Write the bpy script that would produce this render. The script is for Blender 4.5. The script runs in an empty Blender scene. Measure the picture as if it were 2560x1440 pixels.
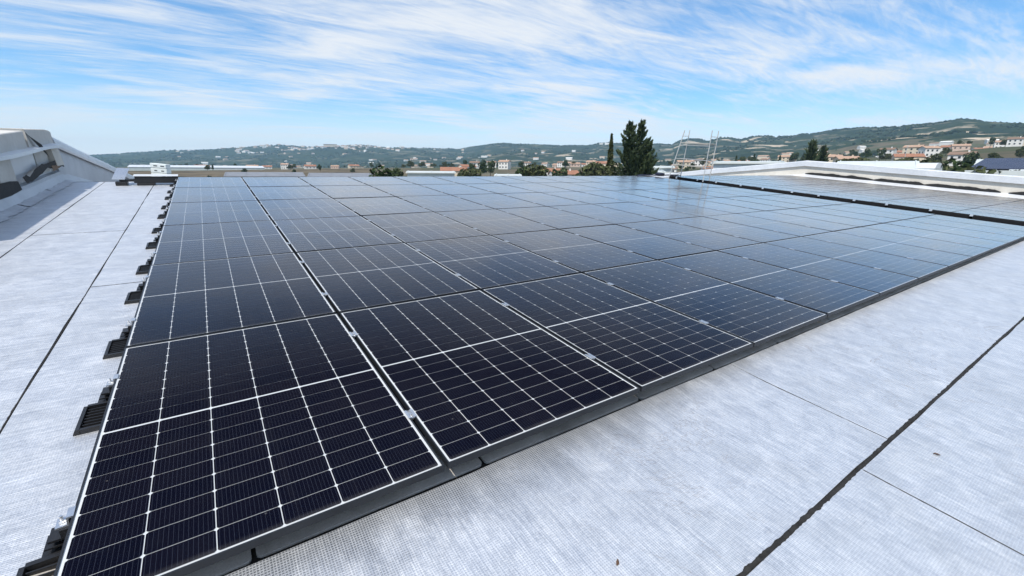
import bpy, math, random
from mathutils import Vector, Matrix, noise
random.seed(7)
sc = bpy.context.scene
COL = sc.collection
R = math.radians

# ------------------------------------------------------------------ camera
CAM = Vector((0.5197, -1.3744, 1.1324))
FPX = 1093.08                        # focal length in pixels of the 2560 px wide photograph
AX = Vector((0.82909206, -0.55905753, 0.00781212))
AY = Vector((-0.14076844, -0.22224357, -0.96477564))
AZ = Vector((0.54110128, 0.79878813, -0.26295803))
cam_d = bpy.data.cameras.new('camera')
cam = bpy.data.objects.new('camera', cam_d); COL.objects.link(cam)
cam_d.sensor_width = 36.0; cam_d.lens = FPX / 2560 * 36.0
cam_d.clip_start = 0.02; cam_d.clip_end = 40000
m = Matrix.Identity(4)
for i in range(3):
    m[i][0] = AX[i]; m[i][1] = -AY[i]; m[i][2] = -AZ[i]; m[i][3] = CAM[i]
cam.matrix_world = m
sc.camera = cam

# ------------------------------------------------------------------ sun, sky, exposure
SUN_EL = 56.0
SUN_H = Vector((-0.86, -0.45))        # horizontal direction towards the sun
SUN_H.normalize()
SUN_V = Vector((SUN_H.x * math.cos(R(SUN_EL)), SUN_H.y * math.cos(R(SUN_EL)), math.sin(R(SUN_EL))))
sun_d = bpy.data.lights.new('sun', 'SUN'); sun_d.energy = 4.2; sun_d.angle = R(1.2); sun_d.color = (1.0, 0.95, 0.87)
sun = bpy.data.objects.new('sun', sun_d); COL.objects.link(sun)
sun.rotation_euler = SUN_V.to_track_quat('Z', 'Y').to_euler(); sun.location = (0, 0, 60)

world = bpy.data.worlds.new('World'); sc.world = world; world.use_nodes = True
def build_world():
    nt = world.node_tree; N = nt.nodes; L = nt.links; N.clear()
    def nd(t, **k):
        n = N.new(t)
        for a, b in k.items(): setattr(n, a, b)
        return n
    def mth(op, a, b=None, c=None, clamp=False):
        n = nd('ShaderNodeMath', operation=op, use_clamp=clamp)
        for i, x in enumerate((a, b, c)):
            if x is None: continue
            if isinstance(x, (int, float)): n.inputs[i].default_value = x
            else: L.new(x, n.inputs[i])
        return n.outputs[0]
    out = nd('ShaderNodeOutputWorld'); bg = nd('ShaderNodeBackground'); bg.inputs['Strength'].default_value = 0.132
    sky = nd('ShaderNodeTexSky', sky_type='NISHITA', sun_disc=False)
    sky.sun_elevation = R(SUN_EL)
    sky.sun_rotation = math.atan2(SUN_H.x, SUN_H.y)
    sky.altitude = 300; sky.air_density = 1.0; sky.dust_density = 0.0; sky.ozone_density = 1.6
    tc = nd('ShaderNodeTexCoord'); sep = nd('ShaderNodeSeparateXYZ'); L.new(tc.outputs['Generated'], sep.inputs[0])
    x, y, z = sep.outputs
    zc = mth('MAXIMUM', z, 0.0)
    zz = mth('ADD', zc, 0.085)
    px = mth('DIVIDE', x, zz); py = mth('DIVIDE', y, zz)
    va = math.atan2(-0.10, 0.99)          # the wind the cirrus is drawn out along
    s = mth('ADD', mth('MULTIPLY', px, math.cos(va)), mth('MULTIPLY', py, math.sin(va)))
    t = mth('ADD', mth('MULTIPLY', px, math.sin(va)), mth('MULTIPLY', py, -math.cos(va)))
    def noise3(sx, tx, off, scale, detail, rough, dist, shear=0.0):
        cb = nd('ShaderNodeCombineXYZ')
        tt = mth('ADD', t, mth('MULTIPLY', s, shear)) if shear else t
        L.new(mth('MULTIPLY', s, sx), cb.inputs[0]); L.new(mth('MULTIPLY', tt, tx), cb.inputs[1]); cb.inputs[2].default_value = off
        n = nd('ShaderNodeTexNoise', noise_dimensions='3D')
        n.inputs['Scale'].default_value = scale; n.inputs['Detail'].default_value = detail
        n.inputs['Roughness'].default_value = rough; n.inputs['Distortion'].default_value = dist
        L.new(cb.outputs[0], n.inputs['Vector']); return n.outputs['Fac']
    big = noise3(0.50, 0.75, OFF_BIG, 1.0, 2, 0.5, 0.5)
    strk = noise3(0.42, 1.35, 1.3, 2.2, 8, 0.62, 1.3)
    fine = noise3(0.8, 3.6, 8.1, 3.2, 7, 0.68, 1.6, 0.18)
    v = mth('ADD', mth('MULTIPLY', strk, 0.70), mth('MULTIPLY', fine, 0.30))
    v = mth('ADD', v, mth('MULTIPLY', big, 0.82))
    mr = nd('ShaderNodeMapRange', interpolation_type='SMOOTHSTEP')
    mr.inputs['From Min'].default_value = 0.73; mr.inputs['From Max'].default_value = 1.16
    L.new(v, mr.inputs['Value'])
    dens = mth('MULTIPLY', mr.outputs[0], 0.93)
    # towards the horizon the sheets thin out into a pale veil
    low = nd('ShaderNodeMapRange', interpolation_type='SMOOTHSTEP'); low.inputs['From Min'].default_value = 0.0; low.inputs['From Max'].default_value = 0.13
    low.inputs['To Min'].default_value = 0.35; low.inputs['To Max'].default_value = 1.0; L.new(zc, low.inputs['Value'])
    dens = mth('MULTIPLY', dens, low.outputs[0])
    gam = nd('ShaderNodeGamma'); gam.inputs['Gamma'].default_value = 0.85; L.new(sky.outputs[0], gam.inputs['Color'])
    tint = nd('ShaderNodeMix', data_type='RGBA', blend_type='MULTIPLY'); tint.inputs[0].default_value = 1.0
    L.new(gam.outputs[0], tint.inputs[6]); tint.inputs[7].default_value = SKY_TINT
    veil = nd('ShaderNodeMapRange', interpolation_type='SMOOTHERSTEP'); veil.inputs['From Min'].default_value = 0.17; veil.inputs['From Max'].default_value = -0.03
    veil.inputs['To Max'].default_value = 0.95; L.new(z, veil.inputs['Value'])
    vm = nd('ShaderNodeMix', data_type='RGBA'); L.new(veil.outputs[0], vm.inputs[0]); L.new(tint.outputs[2], vm.inputs[6]); vm.inputs[7].default_value = (6.9, 7.1, 7.3, 1)
    mx = nd('ShaderNodeMix', data_type='RGBA'); L.new(dens, mx.inputs[0]); L.new(vm.outputs[2], mx.inputs[6])
    mx.inputs[7].default_value = (6.2, 6.4, 6.65, 1)
    L.new(mx.outputs[2], bg.inputs['Color']); L.new(bg.outputs[0], out.inputs['Surface'])
SKY_TINT = (0.72, 1.16, 1.52, 1); OFF_BIG = 9.4
build_world()
vs = sc.view_settings
vs.view_transform = 'Standard'; vs.look = 'None'; vs.gamma = 1.0; vs.exposure = 0.14; vs.use_curve_mapping = False
sc.render.engine = 'CYCLES'
sc.cycles.use_denoising = True
sc.cycles.max_bounces = 8; sc.cycles.diffuse_bounces = 3; sc.cycles.glossy_bounces = 4; sc.cycles.transparent_max_bounces = 12
sc.cycles.volume_bounces = 2
sc.cycles.caustics_reflective = False; sc.cycles.caustics_refractive = False

# ------------------------------------------------------------------ helpers
SLOPE = R(5.0)
SM = Matrix.Rotation(SLOPE, 4, 'X')  # roof plane (u along ridge, v up the slope, w out of the roof) to world
ROOF_W = -0.12                       # roof surface below the top of the panels

def link(o, parent=None):
    COL.objects.link(o)
    if parent is not None: o.parent = parent
    return o
def tag(o, label=None, cat=None, group=None, kind=None):
    if label: o['label'] = label
    if cat: o['category'] = cat
    if group: o['group'] = group
    if kind: o['kind'] = kind
    return o
def empty(name, loc=(0, 0, 0), rot=(0, 0, 0)):
    o = bpy.data.objects.new(name, None); o.location = loc; o.rotation_euler = rot; o.empty_display_size = 0.2
    return link(o)
def on_roof(name, u, v, w=0.0, rz=0.0):
    o = bpy.data.objects.new(name, None); link(o); o.empty_display_size = 0.1
    o.matrix_world = SM @ Matrix.Translation((u, v, w)) @ Matrix.Rotation(rz, 4, 'Z')
    return o

class MB:
    def __init__(s): s.v = []; s.f = []; s.mi = []; s.uv = None; s.cur = 0
    def quad(s, *p):
        b = len(s.v); s.v += [tuple(q) for q in p]; s.f.append(tuple(range(b, b + len(p)))); s.mi.append(s.cur); return s
    def box(s, x0, y0, z0, x1, y1, z1, M=None):
        c = [(x0, y0, z0), (x1, y0, z0), (x1, y1, z0), (x0, y1, z0), (x0, y0, z1), (x1, y0, z1), (x1, y1, z1), (x0, y1, z1)]
        if M is not None: c = [tuple(M @ Vector(q)) for q in c]
        b = len(s.v); s.v += c
        for f in ((0, 3, 2, 1), (4, 5, 6, 7), (0, 1, 5, 4), (1, 2, 6, 5), (2, 3, 7, 6), (3, 0, 4, 7)):
            s.f.append(tuple(b + i for i in f)); s.mi.append(s.cur)
        return s
    def prism(s, pts, z0, z1):            # closed outline in xy, extruded
        n = len(pts); b = len(s.v)
        s.v += [(p[0], p[1], z0) for p in pts] + [(p[0], p[1], z1) for p in pts]
        s.f.append(tuple(b + i for i in reversed(range(n)))); s.f.append(tuple(b + n + i for i in range(n))); s.mi += [s.cur] * 2
        for i in range(n):
            j = (i + 1) % n; s.f.append((b + i, b + j, b + n + j, b + n + i)); s.mi.append(s.cur)
        return s
    def loft(s, rings, closed=True, caps=True):   # list of rings of 3-D points
        n = len(rings[0]); b = len(s.v)
        for r in rings: s.v += [tuple(p) for p in r]
        for k in range(len(rings) - 1):
            for i in range(n if closed else n - 1):
                j = (i + 1) % n
                s.f.append((b + k * n + i, b + k * n + j, b + (k + 1) * n + j, b + (k + 1) * n + i)); s.mi.append(s.cur)
        if caps and closed:
            s.f.append(tuple(b + i for i in reversed(range(n)))); e = b + (len(rings) - 1) * n
            s.f.append(tuple(e + i for i in range(n))); s.mi += [s.cur] * 2
        return s
    def tube(s, p, q, r0, r1=None, n=6):
        p = Vector(p); q = Vector(q); r1 = r0 if r1 is None else r1
        d = (q - p).normalized(); a = d.orthogonal().normalized(); c = d.cross(a)
        rg = lambda o, r: [o + a * r * math.cos(2 * math.pi * i / n) + c * r * math.sin(2 * math.pi * i / n) for i in range(n)]
        return s.loft([rg(p, r0), rg(q, r1)])
    def mesh(s, name, mats, smooth=False):
        me = bpy.data.meshes.new(name); me.from_pydata(s.v, [], s.f)
        for mt in (mats if isinstance(mats, (list, tuple)) else [mats]): me.materials.append(mt)
        if any(s.mi): me.polygons.foreach_set('material_index', s.mi)
        if smooth: me.polygons.foreach_set('use_smooth', [True] * len(me.polygons))
        me.update(); return me
    def build(s, name, mats, parent=None, smooth=False, bevel=0.0):
        o = bpy.data.objects.new(name, s.mesh(name, mats, smooth)); link(o, parent)
        if bevel:
            bv = o.modifiers.new('bevel', 'BEVEL'); bv.width = bevel; bv.segments = 2; bv.limit_method = 'ANGLE'
        return o
def inst(name, me, parent=None, loc=None):
    o = bpy.data.objects.new(name, me); link(o, parent)
    if loc is not None: o.location = loc
    return o
def copy_tree(o, parent=None):
    c = o.copy(); COL.objects.link(c); c.parent = parent
    for ch in o.children: copy_tree(ch, c)
    return c
ORD = ['first', 'second', 'third', 'fourth', 'fifth', 'sixth', 'seventh', 'eighth', 'ninth', 'tenth', 'eleventh', 'twelfth', 'thirteenth', 'fourteenth', 'fifteenth']

# ------------------------------------------------------------------ materials
class Mat:
    def __init__(s, name):
        s.m = bpy.data.materials.new(name); s.m.use_nodes = True; s.nt = s.m.node_tree; s.N = s.nt.nodes; s.L = s.nt.links
        s.b = s.N['Principled BSDF']; s.out = s.N['Material Output']
    def nd(s, t, **k):
        n = s.N.new(t)
        for a, b in k.items(): setattr(n, a, b)
        return n
    def coord(s, which='Object', scale=(1, 1, 1)):
        tc = s.nd('ShaderNodeTexCoord'); mp = s.nd('ShaderNodeMapping'); mp.inputs['Scale'].default_value = scale
        s.L.new(tc.outputs[which], mp.inputs[0]); return mp.outputs[0]
    def noise(s, vec, scale, detail=4, rough=0.55, dist=0.0):
        n = s.nd('ShaderNodeTexNoise'); n.inputs['Scale'].default_value = scale; n.inputs['Detail'].default_value = detail
        n.inputs['Roughness'].default_value = rough; n.inputs['Distortion'].default_value = dist
        s.L.new(vec, n.inputs['Vector']); return n.outputs['Fac']
    def ramp(s, fac, stops):
        r = s.nd('ShaderNodeValToRGB'); e = r.color_ramp.elements
        while len(e) < len(stops): e.new(0.5)
        for el, (p, c) in zip(e, stops):
            el.position = p; el.color = (c[0], c[1], c[2], 1) if isinstance(c, (tuple, list)) else (c, c, c, 1)
        s.L.new(fac, r.inputs[0]); return r.outputs[0]
    def mix(s, fac, a, b, blend='MIX'):
        n = s.nd('ShaderNodeMix', data_type='RGBA', blend_type=blend)
        for i, x in ((0, fac), (6, a), (7, b)):
            if isinstance(x, (int, float)): n.inputs[i].default_value = x if i == 0 else (x, x, x, 1)
            elif isinstance(x, (tuple, list)): n.inputs[i].default_value = (x[0], x[1], x[2], 1)
            else: s.L.new(x, n.inputs[i])
        return n.outputs[2]
    def mth(s, op, a, b=None, c=None, clamp=False):
        n = s.nd('ShaderNodeMath', operation=op, use_clamp=clamp)
        for i, x in enumerate((a, b, c)):
            if x is None: continue
            if isinstance(x, (int, float)): n.inputs[i].default_value = x
            else: s.L.new(x, n.inputs[i])
        return n.outputs[0]
    def bump(s, h, strength=0.3, dist=0.01):
        b = s.nd('ShaderNodeBump'); b.inputs['Strength'].default_value = strength; b.inputs['Distance'].default_value = dist
        s.L.new(h, b.inputs['Height']); s.L.new(b.outputs[0], s.b.inputs['Normal']); return b.outputs[0]
    def set(s, **k):
        for a, v in k.items():
            i = s.b.inputs[a.replace('_', ' ')]
            if hasattr(v, 'is_output'): s.L.new(v, i)
            elif isinstance(v, (tuple, list)) and len(v) == 3: i.default_value = (v[0], v[1], v[2], 1)
            else: i.default_value = v
        return s
def worn(name, c0, c1, scale=3.0, rough=0.6, metal=0.0, bump=0.15, dist=0.004, which='Object', spec=0.5, fine=None):
    M = Mat(name); v = M.coord(which); n = M.noise(v, scale, 6, 0.6, 0.3); n2 = M.noise(v, fine or scale * 9, 4, 0.6)
    f = M.mth('ADD', M.mth('MULTIPLY', n, 0.65), M.mth('MULTIPLY', n2, 0.35))
    M.set(Base_Color=M.ramp(f, [(0.32, c0), (0.68, c1)]), Metallic=metal, Specular_IOR_Level=spec)
    M.set(Roughness=M.ramp(n2, [(0.3, max(0.0, rough - 0.08)), (0.7, min(1.0, rough + 0.08))]))
    if bump: M.bump(f, bump, dist)
    return M.m

MAT = {}
def make_foil():
    M = Mat('aluminium_foil_membrane'); tc = M.nd('ShaderNodeTexCoord'); sep = M.nd('ShaderNodeSeparateXYZ'); M.L.new(tc.outputs['Object'], sep.inputs[0])
    u, v = sep.outputs[0], sep.outputs[1]
    obj = tc.outputs['Object']
    # embossed waffle, slightly wandering
    wob = M.noise(obj, 1.3, 3, 0.5)
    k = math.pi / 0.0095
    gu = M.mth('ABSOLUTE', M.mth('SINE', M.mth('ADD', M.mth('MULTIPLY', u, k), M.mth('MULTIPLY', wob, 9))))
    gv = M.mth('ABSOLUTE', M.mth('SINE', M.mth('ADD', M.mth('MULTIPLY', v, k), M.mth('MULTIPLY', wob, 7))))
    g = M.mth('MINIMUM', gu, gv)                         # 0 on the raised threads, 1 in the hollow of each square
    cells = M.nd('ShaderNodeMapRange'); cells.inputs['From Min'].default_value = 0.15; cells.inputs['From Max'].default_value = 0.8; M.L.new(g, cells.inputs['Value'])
    def stretched(sx, sy, scale, detail=5, rough=0.6):
        mp = M.nd('ShaderNodeMapping'); mp.inputs['Scale'].default_value = (sx, sy, 1); M.L.new(obj, mp.inputs[0]); return M.noise(mp.outputs[0], scale, detail, rough, 0.4)
    s_v = stretched(30.0, 2.2, 3.0, 6, 0.6); s_u = stretched(1.6, 30.0, 2.6, 6, 0.6)     # brushed streaks across each roll
    front = M.mth('LESS_THAN', v, 0.025)
    strk = M.mth('ADD', M.mth('MULTIPLY', s_v, front), M.mth('MULTIPLY', s_u, M.mth('SUBTRACT', 1.0, front)))
    blot = M.noise(obj, 1.6, 6, 0.6, 0.5)
    speck = M.noise(obj, 90, 3, 0.6)
    f = M.mth('ADD', M.mth('ADD', M.mth('MULTIPLY', strk, 0.40), M.mth('MULTIPLY', M.noise(obj, 7.0, 6, 0.65, 0.8), 0.34)), M.mth('MULTIPLY', speck, 0.26))
    base = M.ramp(f, [(0.34, (0.50, 0.525, 0.57)), (0.50, (0.735, 0.755, 0.785)), (0.64, (0.955, 0.958, 0.96))])
    base = M.mix(M.mth('MULTIPLY', cells.outputs[0], 0.36), base, (0.34, 0.36, 0.40))  # emboss shading painted in: hollows of the waffle get a darker colour
    # scuffs and dried wash marks
    sc1 = M.noise(obj, 0.9, 7, 0.7, 1.6); hair = M.ramp(M.mth('ABSOLUTE', M.mth('SUBTRACT', sc1, 0.5)), [(0.0, 1.0), (0.006, 0.0)]); hm = M.ramp(M.noise(obj, 0.7, 3, 0.6), [(0.52, 0.0), (0.60, 1.0)])
    base = M.mix(M.mth('MULTIPLY', M.mth('MULTIPLY', hair, hm), 0.45), base, (0.30, 0.24, 0.20))
    wash = M.ramp(M.noise(obj, 1.1, 5, 0.62, 0.7), [(0.40, 0.0), (0.47, 0.5), (0.56, 0.0)]); base = M.mix(M.mth('MULTIPLY', wash, 0.34), base, (0.50, 0.50, 0.49))
    # array's front shadow painted into the foil colour along the lap, ragged edge
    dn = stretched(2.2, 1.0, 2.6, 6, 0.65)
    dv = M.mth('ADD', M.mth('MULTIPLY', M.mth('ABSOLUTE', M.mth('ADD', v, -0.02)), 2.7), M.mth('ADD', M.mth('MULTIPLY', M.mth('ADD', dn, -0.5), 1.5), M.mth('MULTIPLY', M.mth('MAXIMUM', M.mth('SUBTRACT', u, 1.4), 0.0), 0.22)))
    front_shade = M.nd('ShaderNodeMapRange', interpolation_type='SMOOTHSTEP'); front_shade.inputs['From Min'].default_value = 0.95; front_shade.inputs['From Max'].default_value = 0.05; M.L.new(dv, front_shade.inputs['Value'])
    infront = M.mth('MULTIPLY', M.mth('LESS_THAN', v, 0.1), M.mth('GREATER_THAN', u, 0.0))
    gm = M.mth('MULTIPLY', M.mth('MULTIPLY', front_shade.outputs[0], infront), 0.78)
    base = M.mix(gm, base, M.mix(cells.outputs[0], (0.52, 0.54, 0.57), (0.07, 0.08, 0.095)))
    # brownish rusty hairlines
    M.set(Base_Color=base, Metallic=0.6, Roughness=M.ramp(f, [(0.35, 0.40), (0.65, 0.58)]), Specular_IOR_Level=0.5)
    h = M.mth('ADD', M.mth('MULTIPLY', g, -0.30), M.mth('ADD', M.mth('MULTIPLY', strk, 0.8), M.mth('MULTIPLY', blot, 1.2)))
    crk = M.noise(obj, 13.0, 5, 0.65, 0.8)
    h = M.mth('ADD', h, M.mth('MULTIPLY', crk, 1.1))
    M.bump(h, 0.5, 0.005)
    return M.m
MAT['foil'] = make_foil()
MAT['bitumen'] = worn('black_bitumen', (0.012, 0.012, 0.012), (0.048, 0.046, 0.043), 30, 0.85, bump=0.7, dist=0.006, spec=0.15)
MAT['lap_grey'] = worn('grey_bitumen_lap', (0.27, 0.245, 0.215), (0.60, 0.56, 0.51), 5, 0.85, bump=0.5, dist=0.003, fine=220)
MAT['black_plastic'] = worn('black_moulded_plastic', (0.010, 0.010, 0.011), (0.022, 0.022, 0.024), 20, 0.42, bump=0.1, dist=0.001)
MAT['matt_black'] = worn('matt_black_sheet', (0.004, 0.004, 0.005), (0.009, 0.009, 0.010), 20, 0.75, bump=0.1, dist=0.001, spec=0.2)
MAT['frame'] = worn('dark_anodised_frame', (0.012, 0.014, 0.018), (0.024, 0.027, 0.033), 9, 0.5, metal=0.2, bump=0.05, dist=0.001)
MAT['galv'] = worn('bright_aluminium', (0.62, 0.63, 0.65), (0.80, 0.81, 0.82), 40, 0.32, metal=0.85, bump=0.1, dist=0.001)
MAT['steel'] = worn('galvanised_tube', (0.44, 0.45, 0.44), (0.62, 0.62, 0.60), 12, 0.5, metal=0.4, bump=0.05, dist=0.001)
MAT['board'] = worn('grey_scaffold_board', (0.35, 0.33, 0.28), (0.52, 0.50, 0.45), 8, 0.75)
MAT['white_sheet'] = worn('white_coated_sheet', (0.60, 0.62, 0.64), (0.78, 0.79, 0.80), 1.2, 0.42, metal=0.15, bump=0.12, dist=0.02)
MAT['grey_sheet'] = worn('pale_grey_membrane', (0.42, 0.44, 0.47), (0.58, 0.60, 0.63), 1.6, 0.5, metal=0.2, bump=0.25, dist=0.02)
MAT['cream_wall'] = worn('cream_render', (0.60, 0.55, 0.47), (0.76, 0.72, 0.64), 1.1, 0.85, bump=0.3, dist=0.006)
MAT['beige_block'] = worn('beige_concrete_cap', (0.52, 0.49, 0.44), (0.68, 0.66, 0.61), 1.6, 0.75, bump=0.2, dist=0.006)
MAT['torn'] = worn('torn_black_felt', (0.006, 0.006, 0.006), (0.02, 0.019, 0.018), 9, 0.8, bump=0.6, dist=0.02)
MAT['rust'] = worn('brown_stained_edge', (0.12, 0.07, 0.04), (0.28, 0.18, 0.11), 8, 0.8)
MAT['white_block'] = worn('white_foam_block', (0.66, 0.72, 0.70), (0.80, 0.83, 0.80), 6, 0.7)
MAT['slot'] = worn('dark_slot', (0.05, 0.06, 0.065), (0.10, 0.11, 0.11), 9, 0.8)
MAT['leaf_litter'] = worn('dry_brown_leaf', (0.06, 0.03, 0.018), (0.16, 0.09, 0.05), 60, 0.8)
MAT['cable'] = worn('blue_black_cable', (0.008, 0.009, 0.02), (0.015, 0.017, 0.04), 9, 0.45)

def make_cell():
    M = Mat('silicon_cell'); uv = M.nd('ShaderNodeUVMap'); uv.uv_map = 'UVMap'; sep = M.nd('ShaderNodeSeparateXYZ'); M.L.new(uv.outputs[0], sep.inputs[0])
    fr = M.mth('FRACT', M.mth('MULTIPLY', sep.outputs[0], 14.0))
    bus = M.mth('LESS_THAN', M.mth('ABSOLUTE', M.mth('SUBTRACT', fr, 0.5)), 0.045)
    ob = M.coord('Object'); n = M.noise(ob, 3.0, 4, 0.6)
    geo = M.nd('ShaderNodeObjectInfo')
    base = M.ramp(n, [(0.3, (0.0022, 0.0028, 0.0085)), (0.7, (0.0034, 0.0044, 0.0130))])
    base = M.mix(M.mth('MULTIPLY', geo.outputs['Random'], 0.6), base, (0.0062, 0.0058, 0.0120))
    base = M.mix(M.mth('MULTIPLY', bus, 0.8), base, (0.034, 0.038, 0.056))
    M.set(Base_Color=base, Roughness=0.6, Specular_IOR_Level=0.0); return M.m
MAT['cell'] = make_cell()
MAT['backsheet'] = worn('white_backsheet', (0.62, 0.63, 0.64), (0.72, 0.73, 0.74), 4, 0.6, bump=0)
def make_glass():
    M = Mat('panel_cover_glass'); ob = M.coord('Object'); N = M.N
    oi = M.nd('ShaderNodeObjectInfo')
    tcv = M.nd('ShaderNodeVectorMath', operation='ADD'); M.L.new(ob, tcv.inputs[0]); M.L.new(oi.outputs['Location'], tcv.inputs[1])
    wav = M.noise(tcv.outputs[0], 2.2, 2, 0.5)
    bp = M.nd('ShaderNodeBump'); bp.inputs['Strength'].default_value = 0.06; bp.inputs['Distance'].default_value = 0.02; M.L.new(wav, bp.inputs['Height'])
    lw = M.nd('ShaderNodeLayerWeight'); lw.inputs['Blend'].default_value = 0.5; M.L.new(bp.outputs[0], lw.inputs['Normal'])
    refl = M.mth('SUBTRACT', M.mth('MULTIPLY', M.mth('POWER', lw.outputs['Facing'], 5.0), 1.36), 0.042, clamp=True)   # anti-reflective glass: almost nothing head-on, a mirror at grazing view
    gl = M.nd('ShaderNodeBsdfGlossy'); gl.inputs['Roughness'].default_value = 0.13; M.L.new(bp.outputs[0], gl.inputs['Normal'])
    tint = M.ramp(M.noise(tcv.outputs[0], 1.7, 3, 0.6, 0.8), [(0.30, (0.95, 0.95, 0.98)), (0.5, (0.98, 0.96, 0.95)), (0.72, (1.0, 0.935, 0.88))])
    M.L.new(tint, gl.inputs['Color'])
    tr = M.nd('ShaderNodeBsdfTransparent'); tr.inputs['Color'].default_value = (0.95, 0.96, 0.96, 1)
    mx = M.nd('ShaderNodeMixShader'); M.L.new(M.mth('MINIMUM', M.mth('MAXIMUM', refl, 0.003), 0.70), mx.inputs[0]); M.L.new(tr.outputs[0], mx.inputs[1]); M.L.new(gl.outputs[0], mx.inputs[2])
    # thin dust film and dried drops
    dif = M.nd('ShaderNodeBsdfDiffuse'); dif.inputs['Color'].default_value = (0.55, 0.53, 0.50, 1)
    dust = M.noise(tcv.outputs[0], 5.0, 6, 0.65, 0.6)
    vor = M.nd('ShaderNodeTexVoronoi'); vor.inputs['Scale'].default_value = 11.0; vor.inputs['Randomness'].default_value = 1.0; M.L.new(tcv.outputs[0], vor.inputs['Vector'])
    drop = M.mth('MULTIPLY', M.mth('LESS_THAN', vor.outputs['Distance'], 0.05), 0.10)
    sel = M.mth('GREATER_THAN', M.noise(tcv.outputs[0], 3.1, 2, 0.5), 0.55)
    vo2 = M.nd('ShaderNodeTexVoronoi'); vo2.inputs['Scale'].default_value = 2.3; M.L.new(tcv.outputs[0], vo2.inputs['Vector'])
    splat = M.mth('MULTIPLY', M.mth('LESS_THAN', M.mth('ADD', vo2.outputs['Distance'], M.mth('MULTIPLY', M.noise(tcv.outputs[0], 60, 3, 0.6), 0.03)), 0.033), 0.35)
    sy = M.nd('ShaderNodeSeparateXYZ'); M.L.new(ob, sy.inputs[0])
    silt = M.mth('MULTIPLY', M.ramp(sy.outputs[1], [(0.003, 1.0), (0.035, 0.0)]), M.mth('MULTIPLY', dust, 0.14))      # silt along the lower frame
    run = M.nd('ShaderNodeMapping'); run.inputs['Scale'].default_value = (14, 0.8, 1); M.L.new(tcv.outputs[0], run.inputs[0])
    runs = M.ramp(M.noise(run.outputs[0], 1.0, 4, 0.6), [(0.58, 0.0), (0.75, 0.010)])
    fac = M.mth('ADD', M.mth('ADD', M.ramp(dust, [(0.45, 0.0008), (0.8, 0.006)]), M.mth('MULTIPLY', drop, sel)), M.mth('ADD', M.mth('ADD', silt, splat), runs))
    fac = M.mth('ADD', fac, M.mth('MULTIPLY', M.mth('POWER', lw.outputs['Facing'], 6.0), 0.10))
    mx2 = M.nd('ShaderNodeMixShader'); M.L.new(fac, mx2.inputs[0]); M.L.new(mx.outputs[0], mx2.inputs[1]); M.L.new(dif.outputs[0], mx2.inputs[2])
    M.L.new(mx2.outputs[0], M.out.inputs['Surface']); N.remove(M.b); return M.m
MAT['glass'] = make_glass()

# ------------------------------------------------------------------ the roof
U0, U1 = -1.9, 29.0                 # inner faces of the two gable parapets
V_EAVE, V_RIDGE, V_BACK = -6.0, 10.8, 27.6
def rp(u, v, w):                    # roof coordinates to world, folded over the ridge
    if v <= V_RIDGE: return SM @ Vector((u, v, w))
    r = SM @ Vector((u, V_RIDGE, 0)); d = v - V_RIDGE
    return r + Vector((0, d * math.cos(SLOPE) + w * math.sin(SLOPE), -d * math.sin(SLOPE) + w * math.cos(SLOPE)))

roof = on_roof('roof', 0, 0, 0); tag(roof, kind='structure')
INV = SM.inverted()
def roof_local(p): return tuple(INV @ p)
mb = MB()
w0 = ROOF_W - 0.006
top = [roof_local(rp(u, v, w0)) for v in (V_EAVE, V_RIDGE, V_BACK) for u in (U0 - 0.02, U1 + 0.02)]
mb.quad(top[0], top[1], top[3], top[2]); mb.quad(top[2], top[3], top[5], top[4])
mb.build('bitumen_underlay', MAT['bitumen'], roof)

def sheet(u0, u1, v0, v1, name='membrane_sheet', amp=0.006, step=0.12, thick=0.004, seed=0, ew=0.0, fold=False, lift=None):
    """one roll of foil-faced membrane: thin slab with wandering edges and faint waves"""
    nu = max(2, int((u1 - u0) / (step * (1 if u1 - u0 < 3 else 1.6)))); nv = max(2, int((v1 - v0) / (step * (1 if v1 - v0 < 3 else 1.6))))
    nu = min(nu, 170); nv = min(nv, 120)
    b = MB(); rows = []
    for j in range(nv + 1):
        for i in range(nu + 1):
            a = i / nu; c = j / nv
            u = u0 + (u1 - u0) * a; v = v0 + (v1 - v0) * c
            e = noise.noise((u * 2.1 + seed, v * 2.1, seed * 1.7)) * amp + noise.noise((u * 7.1, v * 7.1 + seed, 3.3)) * amp * 0.5
            if i in (0, nu): u += e
            if j in (0, nv): v += e
            w = ROOF_W + 0.0016 * noise.noise((u * 1.7, v * 1.7, seed)) + 0.0009 * noise.noise((u * 6, v * 6, seed))
            if lift: w += lift(u, v)
            p = rp(u, v, w) if fold else SM @ Vector((u, v, w))
            b.v.append(roof_local(p))
    n = nu + 1
    for j in range(nv):
        for i in range(nu):
            b.f.append((j * n + i, j * n + i + 1, (j + 1) * n + i + 1, (j + 1) * n + i)); b.mi.append(0)
    # skirt so that each sheet has a visible thickness at its edges
    ring = list(range(n)) + [j * n + nu for j in range(1, nv + 1)] + [nv * n + i for i in range(nu - 1, -1, -1)] + [j * n for j in range(nv - 1, 0, -1)]
    base = len(b.v)
    for k in ring: p = b.v[k]; b.v.append((p[0], p[1], p[2] - thick))
    for q in range(len(ring)):
        r = (q + 1) % len(ring); b.f.append((ring[r], ring[q], base + q, base + r)); b.mi.append(0)
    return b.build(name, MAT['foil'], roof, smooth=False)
g = 0.0030
lift_front = lambda u, v: 0.010 * max(0.0, 1 - abs(v - 0.0) / 0.22) ** 2
sheet(U0, -1.2105 - g, 0.03, 10.74, seed=1)
sheet(-1.2055 + g, -0.4035 - g, 0.03, 5.655, seed=2); sheet(-1.2055 + g, -0.4035 - g, 5.668, 10.74, seed=3)
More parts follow.
